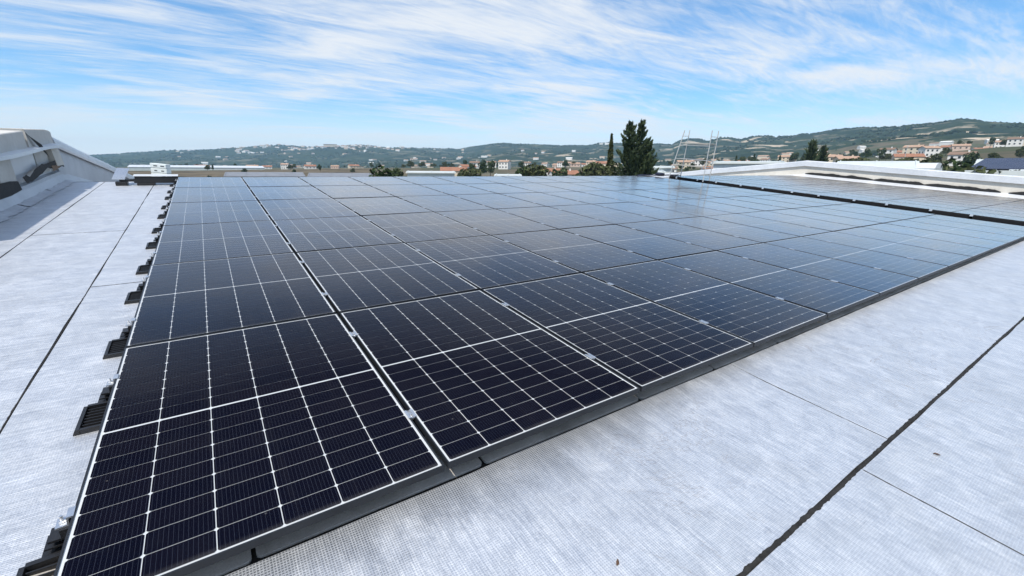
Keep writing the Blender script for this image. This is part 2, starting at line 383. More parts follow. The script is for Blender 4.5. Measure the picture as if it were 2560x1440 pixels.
sheet(-0.3985 + g, 0.10, 0.35, 3.388, seed=4); sheet(-0.3985 + g, 0.10, 3.40, 10.74, seed=5)
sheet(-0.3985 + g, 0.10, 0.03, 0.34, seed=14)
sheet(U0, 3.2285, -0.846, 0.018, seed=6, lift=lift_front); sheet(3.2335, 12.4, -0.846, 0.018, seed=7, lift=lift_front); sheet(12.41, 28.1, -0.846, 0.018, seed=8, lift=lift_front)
sheet(U0, 2.8342, -1.70, -0.864, seed=9); sheet(2.8398, 11.8, -1.70, -0.864, seed=10); sheet(11.81, 28.1, -1.70, -0.864, seed=11)
sheet(U0, 5.3, -2.56, -1.712, seed=12); sheet(5.31, 28.1, -2.56, -1.712, seed=13)
sheet(U0, 28.1, -3.42, -2.57, seed=15, step=0.2); sheet(U0, 28.1, -5.95, -3.43, seed=16, step=0.3)
sheet(15.02, 16.1, 0.03, 10.74, seed=17, step=0.25); sheet(27.0, 28.1, 0.03, 10.74, seed=18, step=0.25)
sheet(U0, 28.1, 10.75, V_BACK - 0.05, seed=19, step=0.4, fold=True)
sheet(0.11, 28.1, 10.56, 10.74, seed=20, step=0.2)

def bead(pts, wid, hgt, name='bitumen_bead', seed=0, step=0.012, rag=0.35, w=None):
    """hot-applied bitumen run along a seam: ragged ribbon with a domed section"""
    P = [Vector((p[0], p[1])) for p in pts]; L = [0]
    for a, b in zip(P, P[1:]): L.append(L[-1] + (b - a).length)
    n = max(4, int(L[-1] / step)); b = MB(); rings = []
    for i in range(n + 1):
        d = L[-1] * i / n; k = 0
        while k < len(P) - 2 and d > L[k + 1]: k += 1
        q = P[k].lerp(P[k + 1], (d - L[k]) / (L[k + 1] - L[k])); t = (P[k + 1] - P[k]).normalized(); nn = Vector((-t.y, t.x))
        wv = noise.noise((d * 2.2, seed, 0.3)) * 0.5 + noise.noise((d * 9.0, seed, 4.4)) * 0.3
        wl = wid * (0.5 + rag * (noise.noise((d * 25, seed, 1.1)) + 0.6 * noise.noise((d * 80, seed, 7.7)) + wv * 0.6))
        wr = wid * (0.5 + rag * (noise.noise((d * 25, seed, 5.1)) + 0.6 * noise.noise((d * 80, seed, 2.7)) + wv * 0.6))
        wl = max(wl, wid * 0.12); wr = max(wr, wid * 0.12)
        q = q + nn * (0.25 * wid * noise.noise((d * 3.1, seed, 9.9)))
        h = hgt * (0.8 + 0.4 * noise.noise((d * 40, seed, 3.0))); z = ROOF_W - 0.001 if w is None else w
        rings.append([(q.x + nn.x * wl, q.y + nn.y * wl, z), (q.x + nn.x * wl * 0.5, q.y + nn.y * wl * 0.5, z + h),
                      (q.x - nn.x * wr * 0.5, q.y - nn.y * wr * 0.5, z + h), (q.x - nn.x * wr, q.y - nn.y * wr, z)])
    b.loft(rings, closed=False)
    return b.build(name, MAT['bitumen'], roof)
bead([(-1.5, -0.852), (1.0, -0.855), (1.8, -0.855), (2.84, -0.856), (3.21, -0.853), (4.5, -0.856), (6.0, -0.853), (9, -0.855)], 0.0195, 0.006, seed=1, rag=0.30)
bead([(9, -0.855), (28.0, -0.855)], 0.022, 0.004, seed=2, step=0.03)
bead([(-0.401, 0.05), (-0.401, 10.7)], 0.0095, 0.003, seed=3, rag=0.4)
bead([(-1.208, 0.05), (-1.208, 10.7)], 0.0105, 0.003, seed=4, rag=0.4)
bead([(-1.2, 5.661), (-0.405, 5.661)], 0.009, 0.003, seed=5); bead([(-0.395, 3.394), (0.1, 3.394)], 0.009, 0.003, seed=6)
bead([(3.231, -0.84), (3.231, 0.015)], 0.007, 0.002, seed=7); bead([(2.837, -1.70), (2.837, -0.87)], 0.008, 0.0025, seed=8)
bead([(-1.9, 0.024), (28.0, 0.024)], 0.016, 0.003, seed=9, step=0.02)
bead([(-1.9, -1.706), (28.0, -1.706)], 0.02, 0.004, seed=10, step=0.03)
bead([(-1.9, 10.745), (28.0, 10.745)], 0.02, 0.004, seed=11, step=0.05)

# grey lap strips tucked below the front edge of the array
cuts = [-0.38, 0.47, 1.345, 2.36, 3.075, 3.90, 4.82, 5.75, 6.25, 7.3, 8.2, 9.25, 10.2, 11.1, 12.15, 13.1, 14.0, 15.0]
for a, b_ in zip(cuts, cuts[1:]):
    ln = b_ - a - 0.014; r = 0.018; y0 = 0.036 + random.uniform(-0.004, 0.004); y1 = 0.33; mbx = MB(); o = []
    for cx, cy, s in ((r, y0 + r, 180), (ln - r, y0 + r, 270), (ln - 0.004, y1 - 0.004, 0), (0.004, y1 - 0.004, 90)):
        rr = r if s >= 180 else 0.004
        for q in range(4):
            an = R(s + q * 30); o.append((a + 0.007 + cx + rr * math.cos(an), cy + rr * math.sin(an)))
    mbx.prism(o, ROOF_W - 0.003, ROOF_W + 0.008 + random.uniform(0, 0.004))
    mbx.build('lap_strip', MAT['lap_grey'], roof)

# ------------------------------------------------------------------ solar panels
PW, PL, GU, GV = 1.134, 1.722, 0.0188, 0.0208
FH = 0.030; LIP = 0.0058; MARG = 0.0095
CW_, CH_, CG, CG2, MID = 0.1808, 0.0911, 0.0034, 0.0024, 0.0120
def ring_mesh():
    b = MB(); o = [(0, 0), (PW, 0), (PW, PL), (0, PL)]; i = [(LIP, LIP), (PW - LIP, LIP), (PW - LIP, PL - LIP), (LIP, PL - LIP)]
    for k in range(4):
        j = (k + 1) % 4
        b.quad((*o[k], 0), (*o[j], 0), (*i[j], 0), (*i[k], 0))                       # lip
        b.quad((*o[k], -FH), (*o[j], -FH), (*o[j], 0), (*o[k], 0))                   # outside
        b.quad((*i[j], -0.006), (*i[k], -0.006), (*i[k], 0), (*i[j], 0))             # inside step
        f0 = 0.028; q = [(f0, f0), (PW - f0, f0), (PW - f0, PL - f0), (f0, PL - f0)]
        b.quad((*o[k], -FH), (*q[k], -FH), (*q[j], -FH), (*o[j], -FH))               # bottom flange
    return b.mesh('frame', MAT['frame'])
ME_FRAME = ring_mesh()
_b = MB(); _b.quad((LIP, LIP, -0.0042), (PW - LIP, LIP, -0.0042), (PW - LIP, PL - LIP, -0.0042), (LIP, PL - LIP, -0.0042))
_b.quad((LIP, PL - LIP, -0.006), (PW - LIP, PL - LIP, -0.006), (PW - LIP, LIP, -0.006), (LIP, LIP, -0.006)); ME_BACK = _b.mesh('backsheet', MAT['backsheet'])
_b = MB(); _b.quad((LIP, LIP, -0.0012), (PW - LIP, LIP, -0.0012), (PW - LIP, PL - LIP, -0.0012), (LIP, PL - LIP, -0.0012)); ME_GLASS = _b.mesh('cover_glass', MAT['glass'])
def cell_pts(x, y, z, ch=0.0058):
    a, c = CW_, CH_
    return [(x + ch, y, z), (x + a - ch, y, z), (x + a, y + ch, z), (x + a, y + c - ch, z), (x + a - ch, y + c, z), (x + ch, y + c, z), (x, y + c - ch, z), (x, y + ch, z)]
mx0 = (PW - 6 * CW_ - 5 * CG) / 2; my0 = (PL - 18 * CH_ - 16 * CG2 - MID) / 2
CELLS = []
for r_ in range(18):
    y = my0 + r_ * (CH_ + CG2) + (MID - CG2 if r_ >= 9 else 0)
    for c_ in range(6): CELLS.append((mx0 + c_ * (CW_ + CG), y))
def uv_cells(me, cell_of):
    ul = me.uv_layers.new(name='UVMap')
    for p in me.polygons:
        cx, cy = cell_of(p.index)
        for li in p.loop_indices:
            co = me.vertices[me.loops[li].vertex_index].co; ul.data[li].uv = ((co.x - cx) / CW_, (co.y - cy) / CH_)
_b = MB()
for (x, y) in CELLS: _b.quad(*cell_pts(x, y, -0.0028))
ME_CELLS = _b.mesh('solar_cells', MAT['cell']); uv_cells(ME_CELLS, lambda i: CELLS[i])
_b = MB(); _b.quad(*cell_pts(0, 0, 0)); ME_CELL = _b.mesh('solar_cell', MAT['cell']); uv_cells(ME_CELL, lambda i: (0, 0))
def clamp_mesh():
    b = MB(); hw = GU / 2; l = 0.032
    # U-shaped bridge: two wings on the frame lips, a dipped web and a bolt head
    prof = [(-hw - 0.010, 0.0006), (-hw - 0.010, 0.0040), (-hw + 0.001, 0.0040), (-hw + 0.003, -0.006), (hw - 0.003, -0.006), (hw - 0.001, 0.0040), (hw + 0.010, 0.0040), (hw + 0.010, 0.0006), (hw - 0.0035, 0.0006), (hw - 0.005, -0.009), (-hw + 0.005, -0.009), (-hw + 0.0035, 0.0006)]
    b.loft([[(x, y, z) for x, z in prof] for y in (-l, l)])
    b.tube((0, 0, -0.008), (0, 0, 0.002), 0.0065, n=8)
    return b.mesh('clamp', MAT['galv'])
ME_CLAMP = clamp_mesh()
CLV = (0.39, 1.345)
def panel(u, v, label, group, single, right_clamp=True, tilt=(0, 0)):
    p = on_roof('solar_panel', u, v, 0)
    p.matrix_world = p.matrix_world @ Matrix.Translation((PW / 2, PL / 2, 0)) @ Matrix.Rotation(tilt[0], 4, 'X') @ Matrix.Rotation(tilt[1], 4, 'Y') @ Matrix.Translation((-PW / 2, -PL / 2, 0))
    tag(p, label, 'solar panel', group)
    inst('frame', ME_FRAME, p); inst('backsheet', ME_BACK, p)
    if single:
        for (x, y) in CELLS: inst('solar_cell', ME_CELL, p, (x, y, -0.0028))
    else: tag(inst('solar_cells', ME_CELLS, p), kind='stuff')
    inst('cover_glass', ME_GLASS, p)
    if right_clamp:
        for c in CLV: inst('clamp', ME_CLAMP, p, (PW + GU / 2, c + random.uniform(-0.012, 0.012), 0))
    return p
ROWN = ['front row', 'second row from the front', 'third row from the front', 'fourth row from the front', 'fifth row from the front', 'top row at the ridge']
NC = 13
rng = random.Random(3)
for r_ in range(6):
    for c_ in range(NC):
        single = (r_ == 0 and c_ < 6) or (r_ == 1 and c_ < 4) or (r_ == 2 and c_ < 2)
        place = 'leftmost' if c_ == 0 else ('rightmost' if c_ == NC - 1 else ORD[c_] + ' from the left')
        panel(c_ * (PW + GU), r_ * (PL + GV), f'solar panel of the near array, {ROWN[r_]}, {place}', 'panels of the near array', single,
              c_ < NC - 1, (rng.gauss(0, 0.0016), rng.gauss(0, 0.0016)))
A2 = 16.25
for r_ in range(6):
    for c_ in range(9):
        place = 'leftmost' if c_ == 0 else ('rightmost' if c_ == 8 else ORD[c_] + ' from the left')
        panel(A2 + c_ * (PW + GU), r_ * (PL + GV), f'solar panel of the far right array, {ROWN[r_]}, {place}', 'panels of the far array', False,
              c_ < 8, (rng.gauss(0, 0.0016), rng.gauss(0, 0.0016)))

# ------------------------------------------------------------------ mounting feet along the left edge
def foot_meshes():
    base = MB()
    # ribbed tray: floor, raised rim on three sides
    base.box(-0.135, 0, 0, 0.12, 0.215, 0.006)
    base.loft([[(-0.135, 0.0, 0.006), (-0.108, 0.0, 0.006), (-0.112, 0.0, 0.026), (-0.126, 0.0, 0.026)], [(-0.135, 0.215, 0.006), (-0.108, 0.215, 0.006), (-0.112, 0.205, 0.026), (-0.126, 0.205, 0.026)]])
    base.box(-0.112, 0.0, 0.006, 0.12, 0.014, 0.024); base.box(-0.112, 0.197, 0.006, 0.12, 0.215, 0.028)
    rib = MB(); rib.loft([[(-0.108, 0, 0.004), (-0.108, 0.008, 0.004), (-0.108, 0.006, 0.020), (-0.108, 0.002, 0.020)], [(0.0, -0.014, 0.004), (0.0, -0.006, 0.004), (0.0, -0.008, 0.026), (0.0, -0.012, 0.026)], [(0.12, -0.016, 0.004), (0.12, -0.006, 0.004), (0.12, -0.008, 0.034), (0.12, -0.014, 0.034)]])
    rail = MB()
    for z0, z1, x in ((0.004, 0.012, -0.085), (0.030, 0.036, -0.075), (0.052, 0.060, -0.062)): rail.box(x, 0.235, z0, 0.25, 0.300, z1)
    rail.box(-0.058, 0.262, 0.010, 0.25, 0.274, 0.056); rail.box(-0.03, 0.236, 0.058, 0.25, 0.299, 0.088)
    rail.box(0.02, 0.02, 0.020, 0.07, 0.25, 0.050)
    cl = MB()
    prof = [(0.010, 0.1185), (0.010, 0.1235), (-0.008, 0.1235), (-0.010, 0.096), (-0.040, 0.094), (-0.040, 0.089), (-0.005, 0.089), (-0.003, 0.1185)]
    cl.loft([[(x, 0.245, z) for x, z in reversed(prof)], [(x, 0.292, z) for x, z in reversed(prof)]])
    bolt = MB(); bolt.tube((-0.024, 0.268, 0.088), (-0.024, 0.268, 0.120), 0.005, n=8); bolt.tube((-0.024, 0.268, 0.096), (-0.024, 0.268, 0.104), 0.010, n=6)
    scr = MB(); scr.tube((-0.02, 0.06, 0.005), (-0.02, 0.06, 0.034), 0.006, n=6); scr.tube((-0.02, 0.06, 0.024), (-0.02, 0.06, 0.030), 0.011, n=6)
    return (base.mesh('base_tray', MAT['black_plastic']), rib.mesh('rib', MAT['black_plastic']), rail.mesh('rail_end', MAT['black_plastic']), cl.mesh('end_clamp', MAT['galv']), bolt.mesh('bolt', MAT['galv']), scr.mesh('screw', MAT['galv']))
FM = foot_meshes()
k = 0
for r_ in range(6):
    for c in CLV:
        vv = r_ * (PL + GV) + c - 0.245
        f = on_roof('mounting_foot', 0.0, vv, ROOF_W, random.uniform(-0.03, 0.03))
        tag(f, f'black plastic mounting foot at the left array edge, {ORD[k] if k else "nearest"}{" from the front" if k else " to the camera"}', 'mounting foot', 'feet along the left edge')
        t = inst('base_tray', FM[0], f)
        for q in range(6): inst('rib', FM[1], t, (0, 0.040 + q * 0.027, 0))
        inst('rail_end', FM[2], f); ec = inst('end_clamp', FM[3], f); inst('bolt', FM[4], ec); inst('screw', FM[5], f)
        k += 1

# black deflector plates and end clamps along the aisle side of the far array
edges = [0.0]
for r_ in range(6):
    for c in CLV: edges.append(r_ * (PL + GV) + c)
edges.append(6 * (PL + GV) - GV)
for q, (a, b_) in enumerate(zip(edges, edges[1:])):
    d = on_roof('deflector_plate', A2 - 0.05, (a + b_) / 2, ROOF_W)
    tag(d, f'black deflector plate on the aisle side of the far array, {ORD[q]} from the front', 'deflector plate', 'deflector plates of the far array')
    h = (b_ - a) / 2 - 0.035; m_ = MB()
    m_.loft([[(x, y_, z) for x, z in ((0.020, 0.001), (0.026, 0.001), (0.036, 0.090), (0.047, 0.111), (0.044, 0.116), (0.030, 0.092))] for y_ in (-h, h)])
    m_.build('plate', MAT['matt_black'], d)
    if q < 12:
        cl = MB(); y = (b_ - a) / 2
        prof = [(0.062, 0.121), (0.062, 0.127), (0.036, 0.127), (0.034, 0.09), (0.0, 0.088), (0.0, 0.080), (0.042, 0.080), (0.042, 0.121)]
        cl.loft([[(x, y - 0.03, z) for x, z in reversed(prof)], [(x, y + 0.03, z) for x, z in reversed(prof)]])
        cl.build('end_clamp', MAT['galv'], d)

# ------------------------------------------------------------------ gable parapets
def world_mb(name, mb_, mat, parent, **k): return mb_.build(name, mat, parent, **k)
def zr(v): return rp(0, v, ROOF_W).z
def yr(v): return rp(0, v, ROOF_W).y
YR, ZR = yr(V_RIDGE), zr(V_RIDGE)
def zy(y): return ZR - abs(y - YR) * math.tan(SLOPE)   # roof surface height over y

# ---- left parapet
lp = empty('left_parapet_wall', (U0, YR, 0)); tag(lp, 'pale grey gable parapet on the left with torn flashing and beige cap blocks', 'parapet wall')
LX = U0
def lpt(dx, y, z): return (dx, y - YR, z)              # local to lp
def strip(b, ys, prof, closed=True):                    # profile(y) -> list of (x offset, z above roof)
    b.loft([[lpt(x, y, zy(y) + z) for x, z in prof(y)] for y in ys], closed=closed)
    return b
ys_near = [yr(-6.0) + i * (YR - 0.25 - yr(-6.0)) / 30 for i in range(31)]
ys_far = [YR + 0.12 + i * (yr(V_BACK) - YR - 0.12) / 30 for i in range(31)]
world_mb('near_wall', strip(MB(), ys_near, lambda y: [(-0.28, -0.3), (0.0, -0.3), (0.0, 0.66), (-0.28, 0.66)]), MAT['white_sheet'], lp)
world_mb('far_wall', strip(MB(), ys_far, lambda y: [(-0.28, -0.3), (0.0, -0.3), (0.0 + 0.006 * math.sin(y * 2.1), 0.70), (-0.28, 0.70)]), MAT['grey_sheet'], lp)
# rolled metal coping on the far side: crown, shoulder and drip
def cop(y):
    w = 0.006 * math.sin(y * 1.3)
    return [(-0.33, 0.62), (-0.33, 0.80 + w), (-0.20, 0.885 + w), (-0.06, 0.885 + w), (0.035, 0.845 + w), (0.065, 0.79 + w), (0.075, 0.70), (0.055, 0.66), (0.045, 0.67), (0.050, 0.72), (0.02, 0.76), (-0.01, 0.74), (-0.01, 0.62)]
seg = [ys_far[0] + i * 2.75 for i in range(7)]
for a, b_ in zip(seg, seg[1:]):
    b_ = min(b_, yr(V_BACK)); n = 8
    world_mb('coping_length', strip(MB(), [a + 0.006 + (b_ - a - 0.012) * i / n for i in range(n + 1)], cop), MAT['white_sheet'], lp)
for y in [q + 0.02 for q in seg[1:-1]]:
    world_mb('joint_cover', strip(MB(), [y - 0.05, y + 0.05], lambda y_: [(x * 1.02 + 0.004 * (1 if x > 0 else -1), z + 0.004) for x, z in cop(y_)]), MAT['white_sheet'], lp)
# beige cap blocks on the near part, a dark split between two of them
def cap(y0, y1, h0, h1, name='cap_block', xo=0.05):
    b = MB(); n = 5
    b.loft([[lpt(x, y, zy(y) + z) for x, z in ((-0.33, 0.60), (-0.33, h - 0.012), (-0.32, h), (xo - 0.012, h), (xo, h - 0.012), (xo + 0.006, 0.705), (xo, 0.70), (-0.02, 0.69))] for y, h in [(y0 + (y1 - y0) * i / n, h0 + (h1 - h0) * i / n) for i in range(n + 1)]])
    return world_mb(name, b, MAT['beige_block'], lp)
yc = 9.27
cap(5.2, 7.4, 0.95, 0.95); cap(7.43, yc - 0.06, 0.95, 0.975); cap(yc + 0.05, YR - 0.22, 1.0, 0.965); cap(YR - 0.21, YR + 0.10, 0.962, 0.935)
b = MB(); b.loft([[lpt(x, y, zy(y) + z) for x, z in ((-0.3, 0.66), (-0.3, 0.88), (-0.02, 0.90 + 0.02 * i), (0.02, 0.70))] for i, y in enumerate((yc - 0.06, yc - 0.02, yc + 0.04))])
world_mb('dark_split', b, MAT['torn'], lp)
# curled felt at the split
b = MB(); b.loft([[lpt(0.02 + 0.03 * i, yc + 0.02 + 0.09 * i, zy(yc) + 0.98 - 0.05 * i + 0.06 * (i == 0)), lpt(0.06 + 0.03 * i, yc + 0.06 + 0.10 * i, zy(yc) + 0.93 - 0.09 * i)] for i in range(5)], closed=False)
world_mb('curled_felt', b, MAT['torn'], lp)
# loose pale flashing sheet projecting below the caps
b = MB(); rr = []
for i in range(14):
    y = 5.4 + (YR - 0.06 - 5.4) * i / 13; s_ = 0.004 * math.sin(i * 1.9)
    dz = 0.70 + s_ + 0.012 * i / 13
    rr.append([lpt(-0.02, y, zy(y) + dz + 0.015), lpt(0.17 + 0.02 * math.sin(i * 1.1), y, zy(y) + dz - 0.005), lpt(0.175 + 0.02 * math.sin(i * 1.1), y, zy(y) + dz - 0.055), lpt(0.165 + 0.02 * math.sin(i * 1.1), y, zy(y) + dz - 0.055), lpt(0.155, y, zy(y) + dz - 0.018), lpt(-0.02, y, zy(y) + dz - 0.004)])
b.loft(rr); world_mb('loose_flashing', b, MAT['white_sheet'], lp)
# cladding boards leaning on the near wall, with black gaps
def board(y0, y1, z0, z1, dx, mat, name='cladding_board', lean=0.0):
    b = MB(); b.loft([[lpt(0.003, y0, zy(y0) + z0), lpt(dx + lean, y0, zy(y0) + z0), lpt(dx, y0 - 0.16 * (z1 - z0), zy(y0) + z1), lpt(0.003, y0 - 0.16 * (z1 - z0), zy(y0) + z1)],
                      [lpt(0.003, y1, zy(y1) + z0), lpt(dx + lean, y1, zy(y1) + z0), lpt(dx, y1 - 0.16 * (z1 - z0), zy(y1) + z1), lpt(0.003, y1 - 0.16 * (z1 - z0), zy(y1) + z1)]])
    return world_mb(name, b, mat, lp)
board(5.3, 7.55, 0.34, 0.68, 0.05, MAT['cream_wall']); board(7.60, 8.25, 0.20, 0.68, 0.075, MAT['beige_block']); board(8.28, 9.55, 0.36, 0.68, 0.03, MAT['white_sheet'])
board(9.60, 10.36, 0.36, 0.675, 0.035, MAT['beige_block']); board(10.38, YR + 0.12, 0.33, 0.68, 0.10, MAT['cream_wall'], lean=0.03)
board(YR + 0.13, YR + 0.62, 0.22, 0.70, 0.03, MAT['grey_sheet'])
def blob(pts, x, mat, name, seed=0, thick=0.006):      # ragged patch on the wall plane, pts in (y, z above roof)
    b = MB(); o = []
    n = len(pts)
    for i in range(n):
        a = Vector(pts[i]); c = Vector(pts[(i + 1) % n])
        for q in range(5):
            p = a.lerp(c, q / 5); e = 0.02 * noise.noise((p.x * 9 + seed, p.y * 9, seed)); o.append((p.x + e, p.y + e * 0.7))
    r0 = [lpt(x - thick, y, zy(y) + z) for y, z in o]; r1 = [lpt(x, y, zy(y) + z) for y, z in o]
    b.loft([r0, r1]); return world_mb(name, b, mat, lp)
blob([(8.35, 0.33), (8.55, 0.36), (8.7, 0.31), (9.05, 0.39), (9.5, 0.44), (9.6, 0.42), (10.2, 0.43), (10.75, 0.43), (10.93, 0.30), (10.5, 0.28), (10.1, 0.31), (9.75, 0.35), (9.4, 0.30), (8.8, 0.24), (8.5, 0.24)], 0.115, MAT['torn'], 'torn_felt_gap', 1)
blob([(10.0, 0.36), (10.5, 0.35), (10.62, 0.29), (10.1, 0.27)], 0.121, MAT['rust'], 'stained_edge', 2)
blob([(5.2, 0.40), (7.9, 0.335), (8.22, 0.30), (8.28, 0.17), (7.8, 0.15), (5.2, 0.2)], 0.09, MAT['torn'], 'torn_felt_gap', 3)
# sloping base flashing and the foot of the wall
def basef(y): s_ = 0.008 * noise.noise((y * 1.7, 0, 0)); return [(-0.01, 0.0), (0.15 + s_, 0.0), (0.145 + s_, 0.012), (0.085, 0.15 + s_), (0.085, 0.205 + s_), (-0.01, 0.215 + s_)]
world_mb('base_flashing', strip(MB(), [yr(-6.0) + i * (YR + 0.3 - yr(-6.0)) / 60 for i in range(61)], basef), MAT['grey_sheet'], lp)
world_mb('base_flashing', strip(MB(), [YR + 0.31 + i * (yr(V_BACK) - YR - 0.31) / 40 for i in range(41)], lambda y: [(-0.01, 0), (0.12, 0), (0.10, 0.03), (0.02, 0.20), (-0.01, 0.20)]), MAT['grey_sheet'], lp)
# crumpled foil along the foot: several ragged pieces
rc = random.Random(5)
for i in range(3):
    y0 = 6.2 + i * 1.52; ln = 1.5; b = MB(); rg = []
    for q in range(31):
        y = y0 + ln * q / 30; w1 = 0.16 + 0.07 * noise.noise((y * 5, 1, i)); hh = 0.015 + 0.035 * abs(noise.noise((y * 6, 7, i)))
        rg.append([lpt(0.10, y, zy(y) + 0.05 + 0.03 * noise.noise((y * 4, 3, i))), lpt(0.10 + w1 * 0.35, y, zy(y) + hh + 0.015), lpt(0.10 + w1 * 0.7, y, zy(y) + 0.008 + hh * 0.4), lpt(0.10 + w1, y, zy(y) + 0.006)])
    b.loft(rg, closed=False); world_mb('crumpled_foil', b, MAT['grey_sheet'], lp)

# ---- right parapet
rpw = empty('right_parapet_wall', (U1, YR, 0)); tag(rpw, 'long cream gable parapet on the far right under a white metal coping', 'parapet wall')
def rstrip(b, ys, prof, closed=True):
    b.loft([[(x, y - YR, zy(y) + z) for x, z in prof(y)] for y in ys], closed=closed); return b
def spread(a, c, n): return [a + (c - a) * i / n for i in range(n + 1)]
yw = spread(yr(-6), YR, 24) + spread(YR + 0.01, yr(V_BACK), 24)
rstrip(MB(), yw, lambda y: [(0.0, -0.3), (0.3, -0.3), (0.3, 0.66), (0.0, 0.66)]).build('wall', MAT['cream_wall'], rpw)
def rcop(y):
    w = 0.008 * math.sin(y * 0.9)
    return [(-0.10, 0.60), (-0.085, 0.60), (-0.04, 0.64), (0.02, 0.66), (0.38, 0.66), (0.40, 0.86 + w), (0.05, 0.905 + w), (-0.07, 0.885 + w), (-0.105, 0.86 + w)]
cuts2 = [yr(-6)] + [yr(-6) + 2.85 * i for i in range(1, 6)] + [YR] + [YR + 2.85 * i for i in range(1, 6)] + [yr(V_BACK)]
for a, b_ in zip(cuts2, cuts2[1:]): rstrip(MB(), spread(a + 0.004, b_ - 0.004, 6), rcop).build('coping_length', MAT['white_sheet'], rpw)
for y in cuts2[1:-1]:
    rstrip(MB(), [y - 0.06, y + 0.06], lambda q: [(x - 0.006 if x < 0 else x + 0.004, z + 0.006) for x, z in rcop(q)]).build('joint_cover', MAT['white_sheet'], rpw)
rstrip(MB(), yw, lambda y: [(-0.62 + 0.03 * noise.noise((y, 2, 2)), 0.004), (-0.60, 0.012), (-0.10, 0.12 + 0.02 * noise.noise((y * 1.5, 5, 5))), (-0.004, 0.17), (-0.004, 0.0)]).build('base_flashing', MAT['white_sheet'], rpw)
# torn black felt strips peeling off the wall above the flashing
yt = YR - 0.05; i = 0
while yt > yr(-5):
    ln = random.uniform(1.6, 3.4); b = MB(); rg = []; n = 26
    for q in range(n + 1):
        y = yt - ln * q / n; e = min(1.0, 8 * q / n, 8 * (n - q) / n); tp = 0.20 + e * (0.085 + 0.06 * noise.noise((y * 2.2, 1.0, i)) + 0.03 * noise.noise((y * 9, 4, i)))
        bt = 0.17 - 0.012 * e
        rg.append([(-0.012, y - YR, zy(y) + bt), (-0.05 - 0.03 * e, y - YR, zy(y) + bt + 0.02), (-0.05 - 0.02 * e, y - YR, zy(y) + tp), (-0.012, y - YR, zy(y) + tp + 0.005)])
    b.loft(rg); b.build('torn_felt', MAT['torn'], rpw); yt -= ln + (random.uniform(0.02, 0.25) if i % 3 == 2 else -0.05); i += 1

# ------------------------------------------------------------------ black trough beyond the top left corner of the array
ct = on_roof('cable_trough', -0.45, 10.18, ROOF_W); tag(ct, 'black cable trough with a bent silver plate, at the top left array corner', 'cable trough')
m_ = MB(); m_.loft([[(x, y, z) for y, z in ((-0.10, 0.045), (0.10, 0.045), (0.10, 0.150), (0.09, 0.150), (0.085, 0.06), (-0.085, 0.06), (-0.09, 0.130), (-0.10, 0.130))] for x in (-0.24, 0.46)]); m_.build('channel', MAT['black_plastic'], ct)
MB().box(-0.46, -0.06, 0.07, -0.235, 0.06, 0.115).build('rail_end', MAT['black_plastic'], ct)
MB().box(-0.52, -0.13, 0.0, -0.34, 0.07, 0.075).build('foot_block', MAT['black_plastic'], ct, bevel=0.01)
MB().box(-0.20, -0.13, 0.0, 0.08, 0.11, 0.044).build('foot_block', MAT['black_plastic'], ct, bevel=0.01)
m_ = MB(); m_.loft([[(-0.26, 0.10, 0.154), (0.46, 0.10, 0.154), (0.46, 0.30, 0.168), (-0.26, 0.30, 0.168)], [(-0.26, 0.10, 0.160), (0.46, 0.10, 0.160), (0.46, 0.30, 0.174), (-0.26, 0.30, 0.174)]]); m_.build('cover_plate', MAT['white_sheet'], ct)
m_ = MB(); m_.loft([[(-0.56, -0.12, 0.12), (-0.37, -0.10, 0.115), (-0.37, -0.10, 0.121), (-0.56, -0.12, 0.126)], [(-0.55, 0.10, 0.17), (-0.36, 0.10, 0.165), (-0.36, 0.10, 0.171), (-0.55, 0.10, 0.176)], [(-0.50, 0.34, 0.29), (-0.31, 0.34, 0.28), (-0.31, 0.34, 0.286), (-0.50, 0.34, 0.296)]]); m_.build('bent_plate', MAT['galv'], ct)
MB().tube((-0.42, -0.03, 0.07), (-0.42, -0.03, 0.15), 0.008).build('bolt', MAT['galv'], ct)

# white block stack behind the ridge
st = empty('block_stack', (-0.66, 15.6, zy(15.6))); st.rotation_euler = (0, 0.10, R(-18)); tag(st, 'leaning stack of slotted white blocks beyond the trough at the left', 'block stack')
zt = 0.0
for q in range(6):
    h = 0.135
    m_ = MB(); dx = 0.012 * math.sin(q * 2.3); m_.box(-0.20 + dx, -0.15, zt, 0.20 + dx, 0.15, zt + h - 0.008)
    bl = m_.build('block', MAT['white_block'], st, bevel=0.012)
    for x in (-0.11, 0.06):
        MB().box(x + dx, -0.1535, zt + 0.045, x + dx + 0.07 + 0.02 * (q % 2), -0.150, zt + 0.075).build('slot', MAT['slot'], bl)
    zt += h

# ------------------------------------------------------------------ small scaffold frame at the ridge end of the aisle
sf = empty('scaffold_frame', tuple(rp(16.6, 10.2, ROOF_W))); tag(sf, 'light metal scaffold frame with boards standing at the ridge by the aisle', 'scaffold'); SO = Vector(sf.location)
def ray(px, py):
    d = AX * ((px - 1280) / FPX) + AY * ((py - 720) / FPX) + AZ; return d
def spot(px, py, dist):                                  # point on a sight line at a plan distance from the camera
    d = ray(px, py); return CAM + d * (dist / math.hypot(d.x, d.y))
poles = [(1672, 444, 1712, 326, 19.2), (1700, 447, 1725, 325, 20.2), (1757, 455, 1781, 326, 18.2), (1772, 457, 1797, 327, 18.8)]
PP = []
for (x0, y0, x1, y1, d) in poles:
    p, q = spot(x0, y0, d), spot(x1, y1, d); PP.append((p, q)); MB().tube(p - SO, q - SO, 0.0165, n=8).build('pole', MAT['steel'], sf)
def on(i, t): return PP[i][0].lerp(PP[i][1], t)
